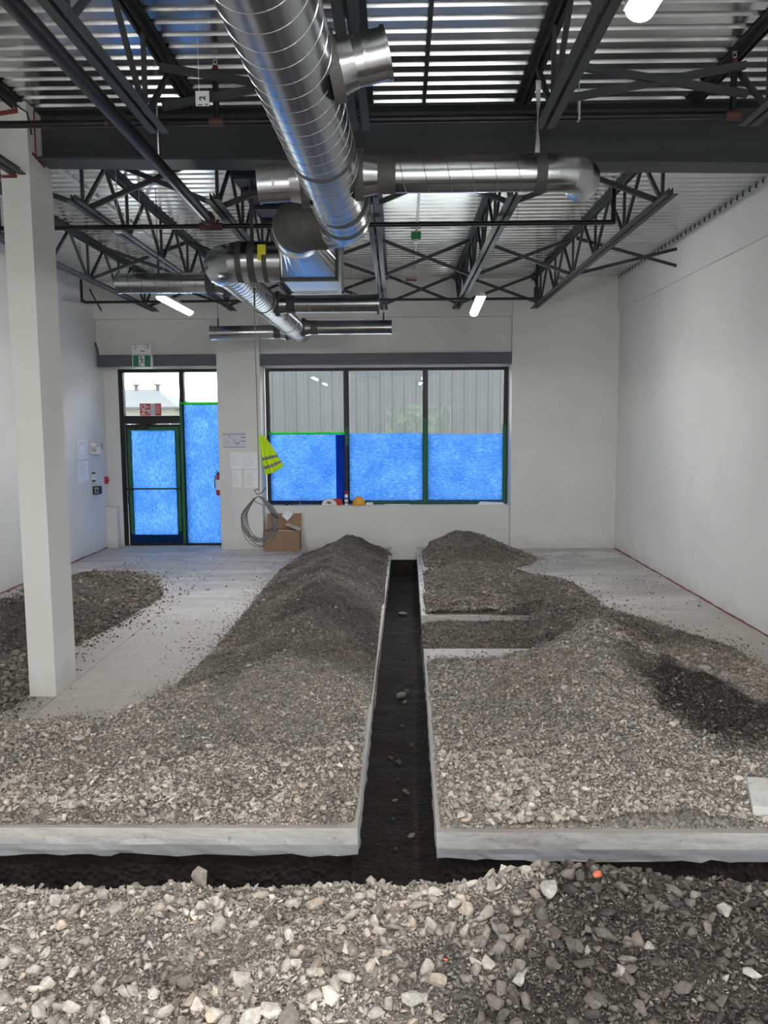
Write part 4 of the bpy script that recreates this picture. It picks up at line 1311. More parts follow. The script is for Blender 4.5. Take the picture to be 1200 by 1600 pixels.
# hanging cable with its coil
cc = thing('cable_coil', 'grey coiled cable hanging down from the ceiling beside the pier', 'cable', (-1.31, 7.64, 1.2))
kx, ky = -1.31, 7.64
path = [(kx, ky, 4.41), (kx + .002, ky, 3.6), (kx - .002, ky, 2.9), (kx + 0.002, ky, 2.2), (kx + 0.005, ky, 1.6), (kx + 0.0, ky, 1.46)]
MB().tube(path, 0.0045, 7).build('drop_cable', 'cable_grey', cc, True)
MB().tube([(kx, ky, 3.34), (kx, ky, 3.18)], 0.009, 8).build('clamp', 'steel_paint', cc)
random.seed(5)
for k in range(11):
    rx, rz = random.uniform(0.115, 0.175), random.uniform(0.20, 0.25)
    ox, oy = random.uniform(-.02, .02), random.uniform(-.035, .035)
    ph = random.uniform(-.15, .15)
    pts = []
    for i in range(33):
        a = 2 * PI * i / 32 + PI / 2
        pinch = 0.62 + 0.38 * smooth01(-1.0, -0.1, -math.sin(a)) if math.sin(a) > 0 else 1.0
        x = rx * math.cos(a) * float(pinch) + ox * (1 - math.sin(a)) * 0.5
        z = rz * math.sin(a)
        pts.append((kx + x * math.cos(ph) + 0.0, ky + oy + x * math.sin(ph), 1.415 - rz + z))
    MB().tube(pts, 0.0042, 6).build('cable_loop', 'cable_grey', cc, True)
MB().tube([(kx - 0.06, ky, 1.40), (kx - 0.02, ky - .02, 1.36), (kx + 0.05, ky - 0.03, 1.335), (kx + 0.1, ky - .02, 1.345)], 0.004, 6).build('cable_loop', 'cable_grey', cc, True)
MB().tube([(kx + 0.12, ky - .03, 1.26), (kx + 0.15, ky - .04, 1.235), (kx + 0.185, ky - .04, 1.215)], [0.006, 0.009, 0.012], 8).build('plug', 'black_plastic', cc, True)
MB().tube([(kx + 0.005, ky + .01, 1.49), (kx - 0.035, ky - .03, 1.475), (kx - 0.01, ky - .04, 1.44), (kx + 0.03, ky - .03, 1.45), (kx + 0.07, ky, 1.50)], 0.006, 7).build('tie_wrap', 'cable_grey', cc, True)

# cardboard box with open flaps
bx = thing('cardboard_box', 'open brown cardboard box against the low wall beside the pier', 'box', (-1.9, 13.4, 0))
x0, x1, y0, y1, h = -2.20, -1.62, 13.25, 13.56, 0.34
mb = MB()
mb.box(x0, x1, y0, y0 + .006, 0.002, h).box(x0, x1, y1 - .006, y1, 0.002, h).box(x0, x0 + .006, y0 + .006, y1 - .006, 0.002, h).box(x1 - .006, x1, y0 + .006, y1 - .006, 0.002, h).box(x0 + .006, x1 - .006, y0 + .006, y1 - .006, 0.002, 0.008)
mb.build('body', 'cardboard', bx)
MB().hexa([(x0, y1 - .004, h), (x1, y1 - .004, h), (x1, y1 + .004, h), (x0, y1 + .004, h), (x0 + .0, y1 + .06, h + .25), (x1, y1 + .06, h + .25), (x1, y1 + .066, h + .25), (x0, y1 + .066, h + .25)]).build('back_flap', 'cardboard', bx)
MB().hexa([(x1 - .006, y0 + .01, h), (x1, y0 + .01, h), (x1, y1 - .01, h), (x1 - .006, y1 - .01, h), (x1 - .23, y0 + .02, h + .10), (x1 - .225, y0 + .02, h + .106), (x1 - .225, y1 - .02, h + .106), (x1 - .23, y1 - .02, h + .10)]).build('side_flap', 'cardboard_edge', bx)
MB().hexa([(x0, y0 + .01, h), (x0 + .006, y0 + .01, h), (x0 + .006, y1 - .01, h), (x0, y1 - .01, h), (x0 + .15, y0 + .02, h + .05), (x0 + .155, y0 + .02, h + .045), (x0 + .155, y1 - .02, h + .045), (x0 + .15, y1 - .02, h + .05)]).build('side_flap', 'cardboard', bx)
MB().hexa([(x0 + .2, y0 - .002, h), (x1 - .02, y0 - .002, h), (x1 - .02, y0 + .004, h), (x0 + .2, y0 + .004, h), (x0 + .25, y0 - .01, h + .012), (x1 - .2, y0 - .01, h + .012), (x1 - .2, y0 - .004, h + .016), (x0 + .25, y0 - .004, h + .016)]).build('front_flap', 'cardboard_edge', bx)
cd = MB().add([(-1.945, 13.54, 0.56), (-1.86, 13.54, 0.66), (-1.75, 13.56, 0.585), (-1.85, 13.54, 0.475)], [(0, 1, 2, 3)]).build('white_card', 'paper')
so = cd.modifiers.new('thickness', 'SOLIDIFY'); so.thickness = 0.004
tag(cd, 'tilted white card sticking up from the cardboard box', 'card')

# things on the window sill
zs = 0.7115
def on_sill(name, label, cat, x, y):
    return thing(name, label, cat, (x, y, zs))
ys = 13.79
t = on_sill('sanding_disc_pack', 'white and red packet on the window sill beside the spray can', 'packet', -1.15, ys)
mb = MB()
pr = [(0.0, 0.0)] + [(0.13 * math.cos(a), 0.11 * math.sin(a)) for a in [PI * i / 12 for i in range(13)]]
vs = [(-1.16 + p[0], ys - 0.03, zs + p[1]) for p in pr[1:]] + [(-1.16 + p[0], ys + 0.03, zs + p[1]) for p in pr[1:]]
k = 13
mb.add(vs, [tuple(range(k)), tuple(range(k, 2 * k))] + [(i, (i + 1) % k, k + (i + 1) % k, k + i) for i in range(k)])
mb.build('white_front', 'white_plastic', t)
MB().hexa([(-1.06, ys - .025, zs), (-0.945, ys - .025, zs), (-0.945, ys + .028, zs), (-1.06, ys + .028, zs), (-1.12, ys - .025, zs + .108), (-0.945, ys - .025, zs + .108), (-0.945, ys + .028, zs + .108), (-1.12, ys + .028, zs + .108)]).build('red_side', 'glossy_red', t)
MB().bar((-1.20, ys - .032, zs + .05), (-1.13, ys - .032, zs + .04), .002, .03).build('print', 'print_dark', t)
t = on_sill('spray_can', 'tall white spray can with red cap on the window sill', 'can', -0.87, ys)
MB().lathe([(0.026, 0), (0.029, 0.004), (0.029, 0.17), (0.024, 0.185)], (-0.87, ys, zs), (0, 0, 1), 20).build('can_body', 'paper', t, True)
MB().lathe([(0.0297, 0.03), (0.0297, 0.055)], (-0.87, ys, zs), (0, 0, 1), 20).build('label_band', 'junction_green', t, True)
MB().lathe([(0.0297, 0.10), (0.0297, 0.13)], (-0.87, ys, zs), (0, 0, 1), 20).build('label_band', 'print_dark', t, True)
MB().lathe([(0.027, 0.185), (0.029, 0.19), (0.028, 0.24), (0.02, 0.245)], (-0.87, ys, zs), (0, 0, 1), 20).build('cap', 'glossy_red', t, True)
t = on_sill('hard_hat', 'yellow hard hat resting on the window sill', 'hard hat', -0.655, ys)
hm = MB()
nr, ns = 24, 9
vs, fs = [], []
for j in range(ns):
    e = PI / 2 * j / ns
    for i in range(nr):
        a = 2 * PI * i / nr
        ridge = 1 + 0.04 * max(0, math.cos(a * 2)) ** 6 * math.sin(e)
        vs.append((-0.655 + 0.112 * math.cos(e) * math.cos(a), ys + 0.10 * math.cos(e) * math.sin(a) * 0.8, zs + 0.012 + 0.135 * math.sin(e) * ridge))
vs.append((-0.655, ys, zs + 0.150))
for j in range(ns - 1):
    for i in range(nr):
        fs.append((j * nr + i, j * nr + (i + 1) % nr, (j + 1) * nr + (i + 1) % nr, (j + 1) * nr + i))
for i in range(nr):
    fs.append(((ns - 1) * nr + i, (ns - 1) * nr + (i + 1) % nr, ns * nr))
hm.add(vs, fs).build('shell', 'hard_hat_yellow', t, True)
MB().lathe([(0.10, 0.0), (0.122, 0.002), (0.118, 0.010), (0.10, 0.016)], (-0.665, ys, zs), (0, 0, 1), 24).build('brim', 'hard_hat_yellow', t, True)
MB().lathe([(0.009, 0), (0.006, 0.003)], (-0.66, ys - 0.082, zs + .05), (0, -1, 0.1), 10).build('badge', 'white_plastic', t, True)
tag(bevel(MB().box(-0.535, -0.415, ys - .03, ys + .03, zs, zs + 0.045).build('white_block', 'white_plastic'), 0.006), 'small white block on the sill right of the hard hat', 'block')
tag(MB().box(-0.22, 0.20, ys - 0.05, ys + 0.04, zs, zs + 0.012).build('paper_sheets', 'paper'), 'flat white papers lying on the middle of the sill', 'paper')
t = on_sill('paper_roll', 'crumpled white paper lying on the right end of the sill', 'paper', 1.5, ys)
MB().hexa([(1.36, ys - .05, zs), (1.83, ys - .05, zs), (1.83, ys + .05, zs), (1.36, ys + .05, zs), (1.42, ys - .03, zs + .045), (1.80, ys - .04, zs + .030), (1.80, ys + .04, zs + .034), (1.42, ys + .04, zs + .05)]).build('crumpled_sheet', 'paper', t)
t = on_sill('tool_scraps', 'dark loose fixings on the left end of the sill', 'fixings', -1.9, ys)
MB().box(-1.93, -1.86, ys - .01, ys + .02, zs, zs + .03).lathe([(.012, 0), (.012, .03)], (-1.80, ys, zs), (0, 0, 1), 10).build('fixing', 'black_plastic', t)
MB().tube([(-1.66, ys, zs), (-1.66, ys, zs + .10)], 0.006, 6).build('bolt', 'conduit_silver', t)

# boards on the floor by the right wall, concrete offcut at the right edge
def board(label, pts, z0, th, mat='board_white'):
    mb = MB()
    mb.hexa([(p[0], p[1], z0) for p in pts] + [(p[0], p[1], z0 + th) for p in pts])
    return tag(mb.build('gypsum_board', mat), label, 'board')
board('small white board offcut lying on the floor by the back wall', [(2.30, 12.85), (2.55, 12.78), (2.85, 12.98), (2.62, 13.06)], 0.002, 0.012)
board('larger white board lying on the floor in the back right corner', [(2.92, 13.02), (3.02, 12.50), (3.53, 12.52), (3.33, 13.10)], 0.002, 0.014)
so = MB().hexa([(1.86, 4.10, 0.035), (2.40, 4.03, 0.03), (2.50, 4.36, 0.055), (1.96, 4.42, 0.06), (1.86, 4.115, 0.085), (2.40, 4.04, 0.08), (2.50, 4.36, 0.105), (1.96, 4.42, 0.11)]).build('concrete_offcut', 'concrete_cut')
bevel(so, 0.008)
tag(so, 'pale broken concrete offcut lying on gravel at the right edge', 'concrete')

# ------------------------------------------------------------------ gravel piles
def seg_ridge(x, y, pts, power=1.2):
    """height of a ridge given as (x, y, height, half width) points"""
    h = np.zeros_like(x)
    for (ax, ay, ah, aw), (bx_, by, bh, bw) in zip(pts[:-1], pts[1:]):
        dx, dy = bx_ - ax, by - ay
        L2 = dx * dx + dy * dy
        t = np.clip(((x - ax) * dx + (y - ay) * dy) / L2, 0, 1) if L2 > 0 else np.zeros_like(x)
        d = np.sqrt((x - ax - t * dx) ** 2 + (y - ay - t * dy) ** 2 + 0.0036) - 0.06
        H, W = ah + (bh - ah) * t, aw + (bw - aw) * t
        h = np.maximum(h, H * np.clip(1 - d / W, 0, 1) ** power)
    return h

def rough(x, y, h, seed, a=0.05, b=0.018):
    w = smooth01(0.0, 0.10, h)
    return h + w * (a * (fbm(x * 2.2, y * 2.2, seed) - 0.5) * 2 + 0.055 * smooth01(0.08, 0.25, h) * (0.5 - np.abs(vnoise(x * 4.2, y * 4.2, seed + 3) - 0.5) * 2) + b * (fbm(x * 11, y * 11, seed + 5, 3) - 0.5) * 2)

def clear_trench(x, y, h, margin):
    e = margin * (0.4 + 1.4 * fbm(x * 0 + 3.3, y * 1.7, 77))
    d = np.where(x < 0, trench_l(y) - x, x - trench_r(y)) - e
    return np.minimum(h, np.where(d < 0, -0.02, h * (0.25 + 0.75 * smooth01(0.0, 0.14, d))))

def hA(x, y):
    h = seg_ridge(x, y, [(-0.72, 12.75, 0.30, 0.80), (-0.88, 11.6, 0.30, 0.78), (-0.88, 10.2, 0.34, 0.80), (-0.86, 8.6, 0.38, 0.82), (-0.84, 7.3, 0.30, 0.85), (-0.95, 6.2, 0.19, 0.85), (-1.2, 5.2, 0.11, 1.0)])
    lim = 5.72 + 0.35 * (fbm(x * 1.3, y * 0 + 2, 3) - 0.5) + 0.22 * smooth01(-2.6, -3.3, x)
    sheet = (0.035 + 0.06 * fbm(x * 1.1, y * 1.1, 9)) * smooth01(0, 0.45, lim - y) * smooth01(4.07, 4.16, y) + 0.03 * seg_ridge(x, y, [(-3.2, 4.6, 1, 0.9), (-2.4, 4.7, 1, .9)])* smooth01(4.07, 4.2, y)
    h = np.maximum(h, sheet)
    h = rough(x, y, h, 12)
    h = clear_trench(x, y, h, 0.022)
    h = np.where(y < 4.085, -0.02, h)
    return np.where(h < 0.004, -0.02, h)

def hB(x, y):
    h = seg_ridge(x, y, [(-3.9, 5.2, 0.12, 0.8), (-3.75, 6.0, 0.22, 0.85), (-4.2, 7.4, 0.30, 1.05), (-4.0, 8.3, 0.30, 1.0), (-3.75, 9.6, 0.26, 0.85), (-4.0, 10.4, 0.16, 0.8)])
    h = np.maximum(h, seg_ridge(x, y, [(-4.0, 10.9, 0.07, 0.5), (-3.6, 10.7, 0.05, 0.4)]))
    h = rough(x, y, h, 22)
    h = np.where((x > -2.88) & (x < -2.60) & (y > 6.05) & (y < 6.52), -0.02, h)
    h = np.where((x < -4.12 + 0.1 * fbm(x * 4, y * 4, 8)) & (y > 8.60) & (y < 9.65), -0.02, h)
    h = np.where(x < XL + 0.07, -0.02, h)
    return np.where(h < 0.004, -0.02, h)

def hC(x, y):
    h = seg_ridge(x, y, [(1.72, 6.75, 0.46, 0.74), (1.56, 6.25, 0.54, 0.90), (1.45, 5.5, 0.36, 1.12), (1.45, 4.7, 0.17, 1.2)], 1.1)
    h = np.maximum(h, seg_ridge(x, y, [(1.56, 6.2, 0.48, 1.0), (2.05, 5.7, 0.32, 1.05), (2.55, 4.9, 0.22, 1.0), (2.9, 4.4, 0.16, 0.9)]))
    h = np.maximum(h, seg_ridge(x, y, [(1.70, 6.9, 0.40, 0.75), (1.80, 7.7, 0.28, 0.85), (2.1, 7.5, 0.22, 0.85), (1.75, 8.6, 0.22, 0.75)]))
    h = np.maximum(h, seg_ridge(x, y, [(2.1, 7.6, 0.2, 0.7), (2.5, 7.3, 0.14, 0.6), (2.45, 6.4, 0.16, 0.7)]))
    lim = 5.9 + 0.3 * (fbm(x * 1.3, y * 0 + 5, 4) - 0.5)
    sheet = (0.03 + 0.055 * fbm(x * 1.1, y * 1.1, 19)) * smooth01(0, 0.5, lim - y) * smooth01(4.05, 4.14, y)
    sheet2 = 0.03 * smooth01(0, .3, 7.15 - y) * smooth01(5.5, 5.8, y) * smooth01(0.0, 0.3, 1.6 - x)
    h = np.maximum(h, np.maximum(sheet, sheet2))
    h = rough(x, y, h, 32, 0.10, 0.026)
    h = clear_trench(x, y, h, 0.022)
    h = np.where(y < 4.055, -0.02, h)
    cut = (x < 1.56) & (y > 7.06 + 0.05 * fbm(x * 5, y * 0, 3)) & (y < 8.76)
    inner = seg_ridge(x, y, [(1.80, 7.7, 0.28, 0.52), (1.80, 8.6, 0.22, 0.36)])
    h = np.where(cut, np.where(inner > 0.02, np.minimum(h, inner), -0.02), h)
    h = np.where(x > XR - 0.05, -0.02, h)
    return np.where(h < 0.004, -0.02, h)

def hD(x, y):
    h = seg_ridge(x, y, [(0.95, 10.6, 0.27, 0.95), (1.35, 10.3, 0.24, 0.95), (1.55, 9.5, 0.16, 0.8)])
    h = np.maximum(h, (0.03 + 0.03 * fbm(x * 2, y * 2, 47)) * smooth01(0, 0.5, 10.2 - y) * smooth01(0, 0.3, 1.75 - x))
    h = rough(x, y, h, 42)
    h = clear_trench(x, y, h, 0.06)
    h = np.where(y < 8.80, -0.02, h)
    return np.where(h < 0.004, -0.02, h)

def hF(x, y):
    h = seg_ridge(x, y, [(0.95, 12.55, 0.42, 0.90), (1.15, 12.5, 0.40, 0.95)], 1.05)
    h = rough(x, y, h, 52, 0.03)
    h = clear_trench(x, y, h, 0.08)
    h = np.where(y > 13.56, -0.02, h)
    h = np.where((x > 1.80) & (y > 13.40), -0.02, h)
    return np.where(h < 0.004, -0.02, h)

def hG(x, y):     # filling of the notch cut beside the trench
    h = -0.10 + 0.05 * fbm(x * 2, y * 2, 61) + 0.02 * fbm(x * 12, y * 12, 63) - 0.035 * smooth01(0.25, -0.15, x - trench_r(y))
    return np.where((y < 7.40) | (y > 8.745) | (x > 1.58) | (x < trench_r(y) + 0.0), -0.3, h)

def hE(x, y):
    h = 0.045 + 0.045 * fbm(x * 1.6, y * 1.6, 71)
    h = h + 0.11 * np.exp(-(((x - 0.70) / 0.42) ** 2 + ((y - 3.20) / 0.20) ** 2))
    h = h + 0.17 * np.exp(-(((x - 0.95) / 0.60) ** 2 + ((y - 2.85) / 0.45) ** 2))
    h = h + 0.10 * np.exp(-(((x + 0.10) / 0.55) ** 2 + ((y - 2.75) / 0.38) ** 2))
    h = h + 0.06 * np.exp(-(((x + 0.75) / 0.35) ** 2 + ((y - 3.05) / 0.22) ** 2))
    gd = seg_ridge(x, y, [(-0.80, 2.78, 1.0, 0.10), (-0.62, 2.90, 1.0, 0.13), (-0.48, 3.12, 0.8, 0.10)], 0.9)
    h = h - 0.10 * gd
    h = h + 0.035 * (fbm(x * 4, y * 4, 75, 3) - 0.5) * 2 + 0.016 * (fbm(x * 13, y * 13, 79, 3) - 0.5) * 2
    edge = 3.50 + 0.03 * (fbm(x * 5, y * 0, 83) - 0.5)
    f = smooth01(0.0, 0.16, edge - y)
    return np.where(y > edge + 0.05, -0.25, h * f - 0.05 * (1 - f))

# colours of the stone and soil; bank and heap darken with distance
DUST = np.array([0.44, 0.405, 0.36])
MID = np.array([0.29, 0.265, 0.236])
DARK = np.array([0.125, 0.11, 0.096])
WET = np.array([0.062, 0.053, 0.046])

def mixn(a, b, t):
    return a[None, :] * (1 - t)[:, None] + b[None, :] * t[:, None]

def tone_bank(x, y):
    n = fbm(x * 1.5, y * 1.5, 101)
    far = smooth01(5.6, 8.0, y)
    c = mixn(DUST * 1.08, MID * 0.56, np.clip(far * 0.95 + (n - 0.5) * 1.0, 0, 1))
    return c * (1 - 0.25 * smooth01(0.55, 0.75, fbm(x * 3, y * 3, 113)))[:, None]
def tone_left(x, y):
    n = fbm(x * 1.5, y * 1.5, 131)
    return mixn(MID * 0.80, DARK * 1.1, np.clip(0.5 + (n - 0.5) * 2, 0, 1))
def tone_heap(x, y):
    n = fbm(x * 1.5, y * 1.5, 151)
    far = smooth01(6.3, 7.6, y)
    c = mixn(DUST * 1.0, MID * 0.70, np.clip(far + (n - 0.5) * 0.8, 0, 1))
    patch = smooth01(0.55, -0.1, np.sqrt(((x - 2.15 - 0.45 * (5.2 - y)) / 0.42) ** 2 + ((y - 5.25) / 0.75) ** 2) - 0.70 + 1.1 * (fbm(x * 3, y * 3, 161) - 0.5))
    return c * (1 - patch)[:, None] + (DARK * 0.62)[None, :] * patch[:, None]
def tone_far(x, y):
    n = fbm(x * 2, y * 2, 171)
    return mixn(MID * 0.85, DARK * 1.35, n)
def tone_fore(x, y):
    n = fbm(x * 1.8, y * 1.8, 181)
    wet = smooth01(-0.10, 0.35, x - 0.18 + 0.9 * (n - 0.5) + 0.35 * (2.9 - y))
    l = mixn(DUST * 1.12, MID * 0.95, np.clip((n - 0.40) * 1.5, 0, 1))
    return l * (1 - wet)[:, None] + (DARK * 0.80)[None, :] * wet[:, None]

# rock shapes: convex hulls of a few random points, 12 to 22 triangles each
def rock_proto(seed, npt):
    r = random.Random(seed)
    bm = bmesh.new()
    for _ in range(npt):
        v = Vector((r.gauss(0, 1), r.gauss(0, 1), r.gauss(0, 1))).normalized()
        v = Vector((v.x * 0.5, v.y * 0.5 * r.uniform(0.7, 1), v.z * 0.5 * r.uniform(0.6, 0.95)))
        bm.verts.new(v)
    bmesh.ops.convex_hull(bm, input=bm.verts)
    for v in [v for v in bm.verts if not v.link_faces]:
        bm.verts.remove(v)
    bmesh.ops.triangulate(bm, faces=bm.faces)
    bmesh.ops.recalc_face_normals(bm, faces=bm.faces)
    bm.verts.ensure_lookup_table(); bm.verts.index_update()
    V = np.array([v.co[:] for v in bm.verts]); Fc = np.array([[v.index for v in f.verts] for f in bm.faces])
    V -= V.mean(0)
    bm.free()
    return V, Fc
PROTO_S = [rock_proto(100 + k, 7 + (k % 2)) for k in range(26)]
PROTO_L = [rock_proto(300 + k, 16) for k in range(24)]
STONE_ME = []
for k, (V, Fc) in enumerate(PROTO_L):
    me = bpy.data.meshes.new('stone')
    me.from_pydata([tuple(v) for v in V], [], [tuple(int(i) for i in f) for f in Fc])
    bm = bmesh.new(); bm.from_mesh(me)
    bmesh.ops.bevel(bm, geom=list(bm.edges), offset=0.035, segments=1, affect='EDGES', clamp_overlap=True)
    for v in bm.verts:
        if v.co.length > 0.62:
            v.co = v.co.normalized() * 0.62
    bm.to_mesh(me); bm.free()
    me.polygons.foreach_set('use_smooth', [True] * len(me.polygons))
    me.set_sharp_from_angle(angle=math.radians(38))
    me.materials.append(MATS['stone_single'])
    STONE_ME.append(me)

def euler_mats(n, flat=0.6):
    a = RNG.uniform(0, 2 * PI, n)
    b = RNG.normal(0, flat, n)
    c = RNG.normal(0, flat, n)
    ca, sa, cb, sb, cc_, sc_ = np.cos(a), np.sin(a), np.cos(b), np.sin(b), np.cos(c), np.sin(c)
    Rz = np.zeros((n, 3, 3)); Rz[:, 0, 0] = ca; Rz[:, 0, 1] = -sa; Rz[:, 1, 0] = sa; Rz[:, 1, 1] = ca; Rz[:, 2, 2] = 1
    Rx = np.zeros((n, 3, 3)); Rx[:, 1, 1] = cb; Rx[:, 1, 2] = -sb; Rx[:, 2, 1] = sb; Rx[:, 2, 2] = cb; Rx[:, 0, 0] = 1
    Ry = np.zeros((n, 3, 3)); Ry[:, 0, 0] = cc_; Ry[:, 0, 2] = sc_; Ry[:, 2, 0] = -sc_; Ry[:, 2, 2] = cc_; Ry[:, 1, 1] = 1
    return Rz @ Rx @ Ry, (a, b, c)

CAMP = np.array([0, 0, CAM_H])
def screen(px, py, pz):
    d = np.stack([px, py, pz - CAM_H], -1)
    zz = d @ np.array(fw[:])
    return 600 + F_PX * (d @ np.array(rt[:])) / zz, 800 - F_PX * (d @ np.array(up[:])) / zz, zz

def scatter(root, hfun, tone, x0, x1, y0, y1, n, smin, smax, n_single, light=0.12, pw=2.4, stray=0.0, foot=0.5, bright=1.0, floor_z=0.0, sink=0.15):
    """stones over a pile: the largest in the picture become parts of their own, the rest one part"""
    x, y = RNG.uniform(x0, x1, n), y0 + (y1 - y0) * RNG.random(n) ** (1.45 if y1 - y0 > 3 else 1.0)
    h = hfun(x, y)
    on = h > floor_z + 0.002
    keep = on.copy()
    if stray > 0:
        near = np.zeros(n, bool)
        for r_ in (0.10, 0.22, 0.40):
            a = RNG.uniform(0, 2 * PI, n)
            near |= (hfun(x + r_ * np.cos(a), y + r_ * np.sin(a)) > 0.004) & (RNG.random(n) < stray * (0.12 / r_))
        keep |= near
    offx = (x > trench_l(y) - 0.02) & (x < trench_r(y) + 0.02) & (y > 3.5)
    keep &= ~(offx & (floor_z == 0))
    keep &= ~((x > -2.90) & (x < -2.63) & (y > 6.05) & (y < 6.53))
    x, y, h, on = x[keep], y[keep], h[keep], on[keep]
    n = len(x)
    s = smin * (RNG.random(n) + 1e-4) ** (-1 / pw)
    s = np.minimum(s, smax * RNG.uniform(0.55, 1.0, n))
    s = s * (0.62 + 0.75 * fbm(x * 1.7, y * 1.7, 211))
    s = np.where(on, s * (1 + foot * smooth01(0.14, 0.02, h)), np.minimum(s, smax * 0.5))
    z = np.where(on, h, 0.0) + s * (0.30 - sink)
    z = np.where(on, z, s * 0.28)
    R, (ra, rb_, rc) = euler_mats(n, 0.5)
    sc3 = np.stack([s * RNG.uniform(0.8, 1.25, n), s * RNG.uniform(0.65, 1.0, n), s * RNG.uniform(0.45, 0.85, n)], -1)
    col = tone(x, y)
    red = smooth01(0.60, 0.72, fbm(x * 1.9, y * 1.9, 401))
    col = col * (1 - red[:, None] * (1 - np.array([1.0, 0.92, 0.885])[None, :]))
    col = col * 1.12 + 0.022 * smooth01(0.2, 0.06, col[:, 1])[:, None]
    col = col * np.clip(RNG.normal(1.0, 0.28, n), 0.45, 1.7)[:, None] * bright
    tint = RNG.random(n)
    col = np.where((tint < 0.10)[:, None], col * np.array([1.06, 0.98, 0.92]), col)
    lt = RNG.random(n) < light
    col = np.where(lt[:, None], np.minimum(0.62, col * 0.35 + np.array([0.30, 0.285, 0.26])), col)
    u, v, zz = screen(x, y, z)
    vis = (u > -10) & (u < 1210) & (v > 0) & (v < 1612) & (zz > 0.5)
    size = np.where(vis, s / np.maximum(zz, 0.5), 0)
    order = np.argsort(-size)
    single = order[:n_single]
    single = single[size[single] > 0]
    rest = np.ones(n, bool); rest[single] = False
    for i in single:
        o = bpy.data.objects.new('stone', STONE_ME[int(RNG.integers(len(STONE_ME)))])
        M = np.eye(4); M[:3, :3] = R[i] * sc3[i][None, :]
        M[:3, 3] = (x[i], y[i], z[i])
        o.matrix_world = Matrix(M.tolist())
        o.color = (*np.clip(col[i], 0, 1), 1)
        COL.objects.link(o)
        mw = o.matrix_world.copy()
        o.parent = root
        o.matrix_basis = mw
    idx = np.nonzero(rest)[0]
    pk = RNG.integers(len(PROTO_S), size=len(idx))
    VV, FF, CC = [], [], []
    base = 0
    for k, (V, Fc) in enumerate(PROTO_S):
        ii = idx[pk == k]
        if len(ii) == 0:
            continue
        P = np.einsum('nij,nvj->nvi', R[ii] , V[None, :, :] * sc3[ii][:, None, :])
        P += np.stack([x[ii], y[ii], z[ii]], -1)[:, None, :]
        VV.append(P.reshape(-1, 3))
        FF.append((Fc[None] + (base + np.arange(len(ii)) * len(V))[:, None, None]).reshape(-1, 3))
        CC.append(np.repeat(col[ii], len(V), 0))
        base += len(ii) * len(V)
    VV, FF, CC = np.concatenate(VV), np.concatenate(FF), np.concatenate(CC)
    me = bpy.data.meshes.new('gravel')
    me.vertices.add(len(VV)); me.vertices.foreach_set('co', VV.astype(np.float32).ravel())
    me.loops.add(FF.size); me.loops.foreach_set('vertex_index', FF.astype(np.int32).ravel())
    me.polygons.add(len(FF)); me.polygons.foreach_set('loop_start', np.arange(0, FF.size, 3, dtype=np.int32))
    me.update(calc_edges=True)
    ca = me.color_attributes.new('tone', 'FLOAT_COLOR', 'POINT')
    ca.data.foreach_set('color', np.concatenate([np.clip(CC, 0, 1), np.ones((len(CC), 1))], 1).astype(np.float32).ravel())
    me.materials.append(MATS['gravel_stones'])
    o = bpy.data.objects.new('gravel', me)
    COL.objects.link(o)
    o.parent = root
    o['kind'] = 'stuff'
    print('pile', root.name, 'stones', n, 'single', len(single), 'tris', len(FF))
    return o

def pile(name, label, hfun, tone, x0, x1, y0, y1, step, **kw):
    bed = kw.pop('bed', 0.75)  # darkens the bed so the crevices between stones look shaded
    o = grid_mesh(name, x0, x1, y0, y1, step, hfun, 'gravel_bed', kw.pop('drop', 0.0), lambda a, b: tone(a, b) * bed)
    tag(o, label, 'gravel pile')
    scatter(o, hfun, tone, x0, x1, y0, y1, **kw)
    return o

fore = pile('gravel_pile', 'stony gravel mound filling the foreground on the near side of the cross trench', hE, tone_fore, -2.7, 2.7, 1.7, 3.60, 0.02, n=80000, smin=0.0100, smax=0.085, n_single=290, light=0.05, pw=2.15, foot=0.0, drop=-0.2, floor_z=-0.06, bed=0.70)
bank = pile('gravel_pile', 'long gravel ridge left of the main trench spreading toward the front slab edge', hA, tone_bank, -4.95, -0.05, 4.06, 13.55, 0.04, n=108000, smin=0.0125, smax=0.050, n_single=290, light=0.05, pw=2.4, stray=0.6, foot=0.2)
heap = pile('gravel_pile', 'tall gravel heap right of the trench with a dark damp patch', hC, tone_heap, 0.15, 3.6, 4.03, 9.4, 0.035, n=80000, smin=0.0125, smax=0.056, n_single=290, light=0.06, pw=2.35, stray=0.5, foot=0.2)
leftp = pile('gravel_pile', 'dark gravel heap behind the white column along the left wall', hB, tone_left, -4.96, -2.5, 5.3, 11.8, 0.045, n=22000, smin=0.02, smax=0.09, n_single=150, light=0.03, pw=2.4, stray=0.6, foot=0.3)
midp_ = pile('gravel_pile', 'low gravel heap right of the trench, midway to the window', hD, tone_far, 0.15, 3.0, 8.75, 12.0, 0.045, n=17000, smin=0.018, smax=0.06, n_single=110, light=0.03, pw=2.6, stray=0.3, foot=0.3)
farp = pile('gravel_pile', 'pointed gravel heap against the low wall below the window', hF, tone_far, 0.1, 2.6, 11.4, 13.58, 0.04, n=12000, smin=0.018, smax=0.05, n_single=90, light=0.03, pw=2.6, stray=0.25, foot=0.3)
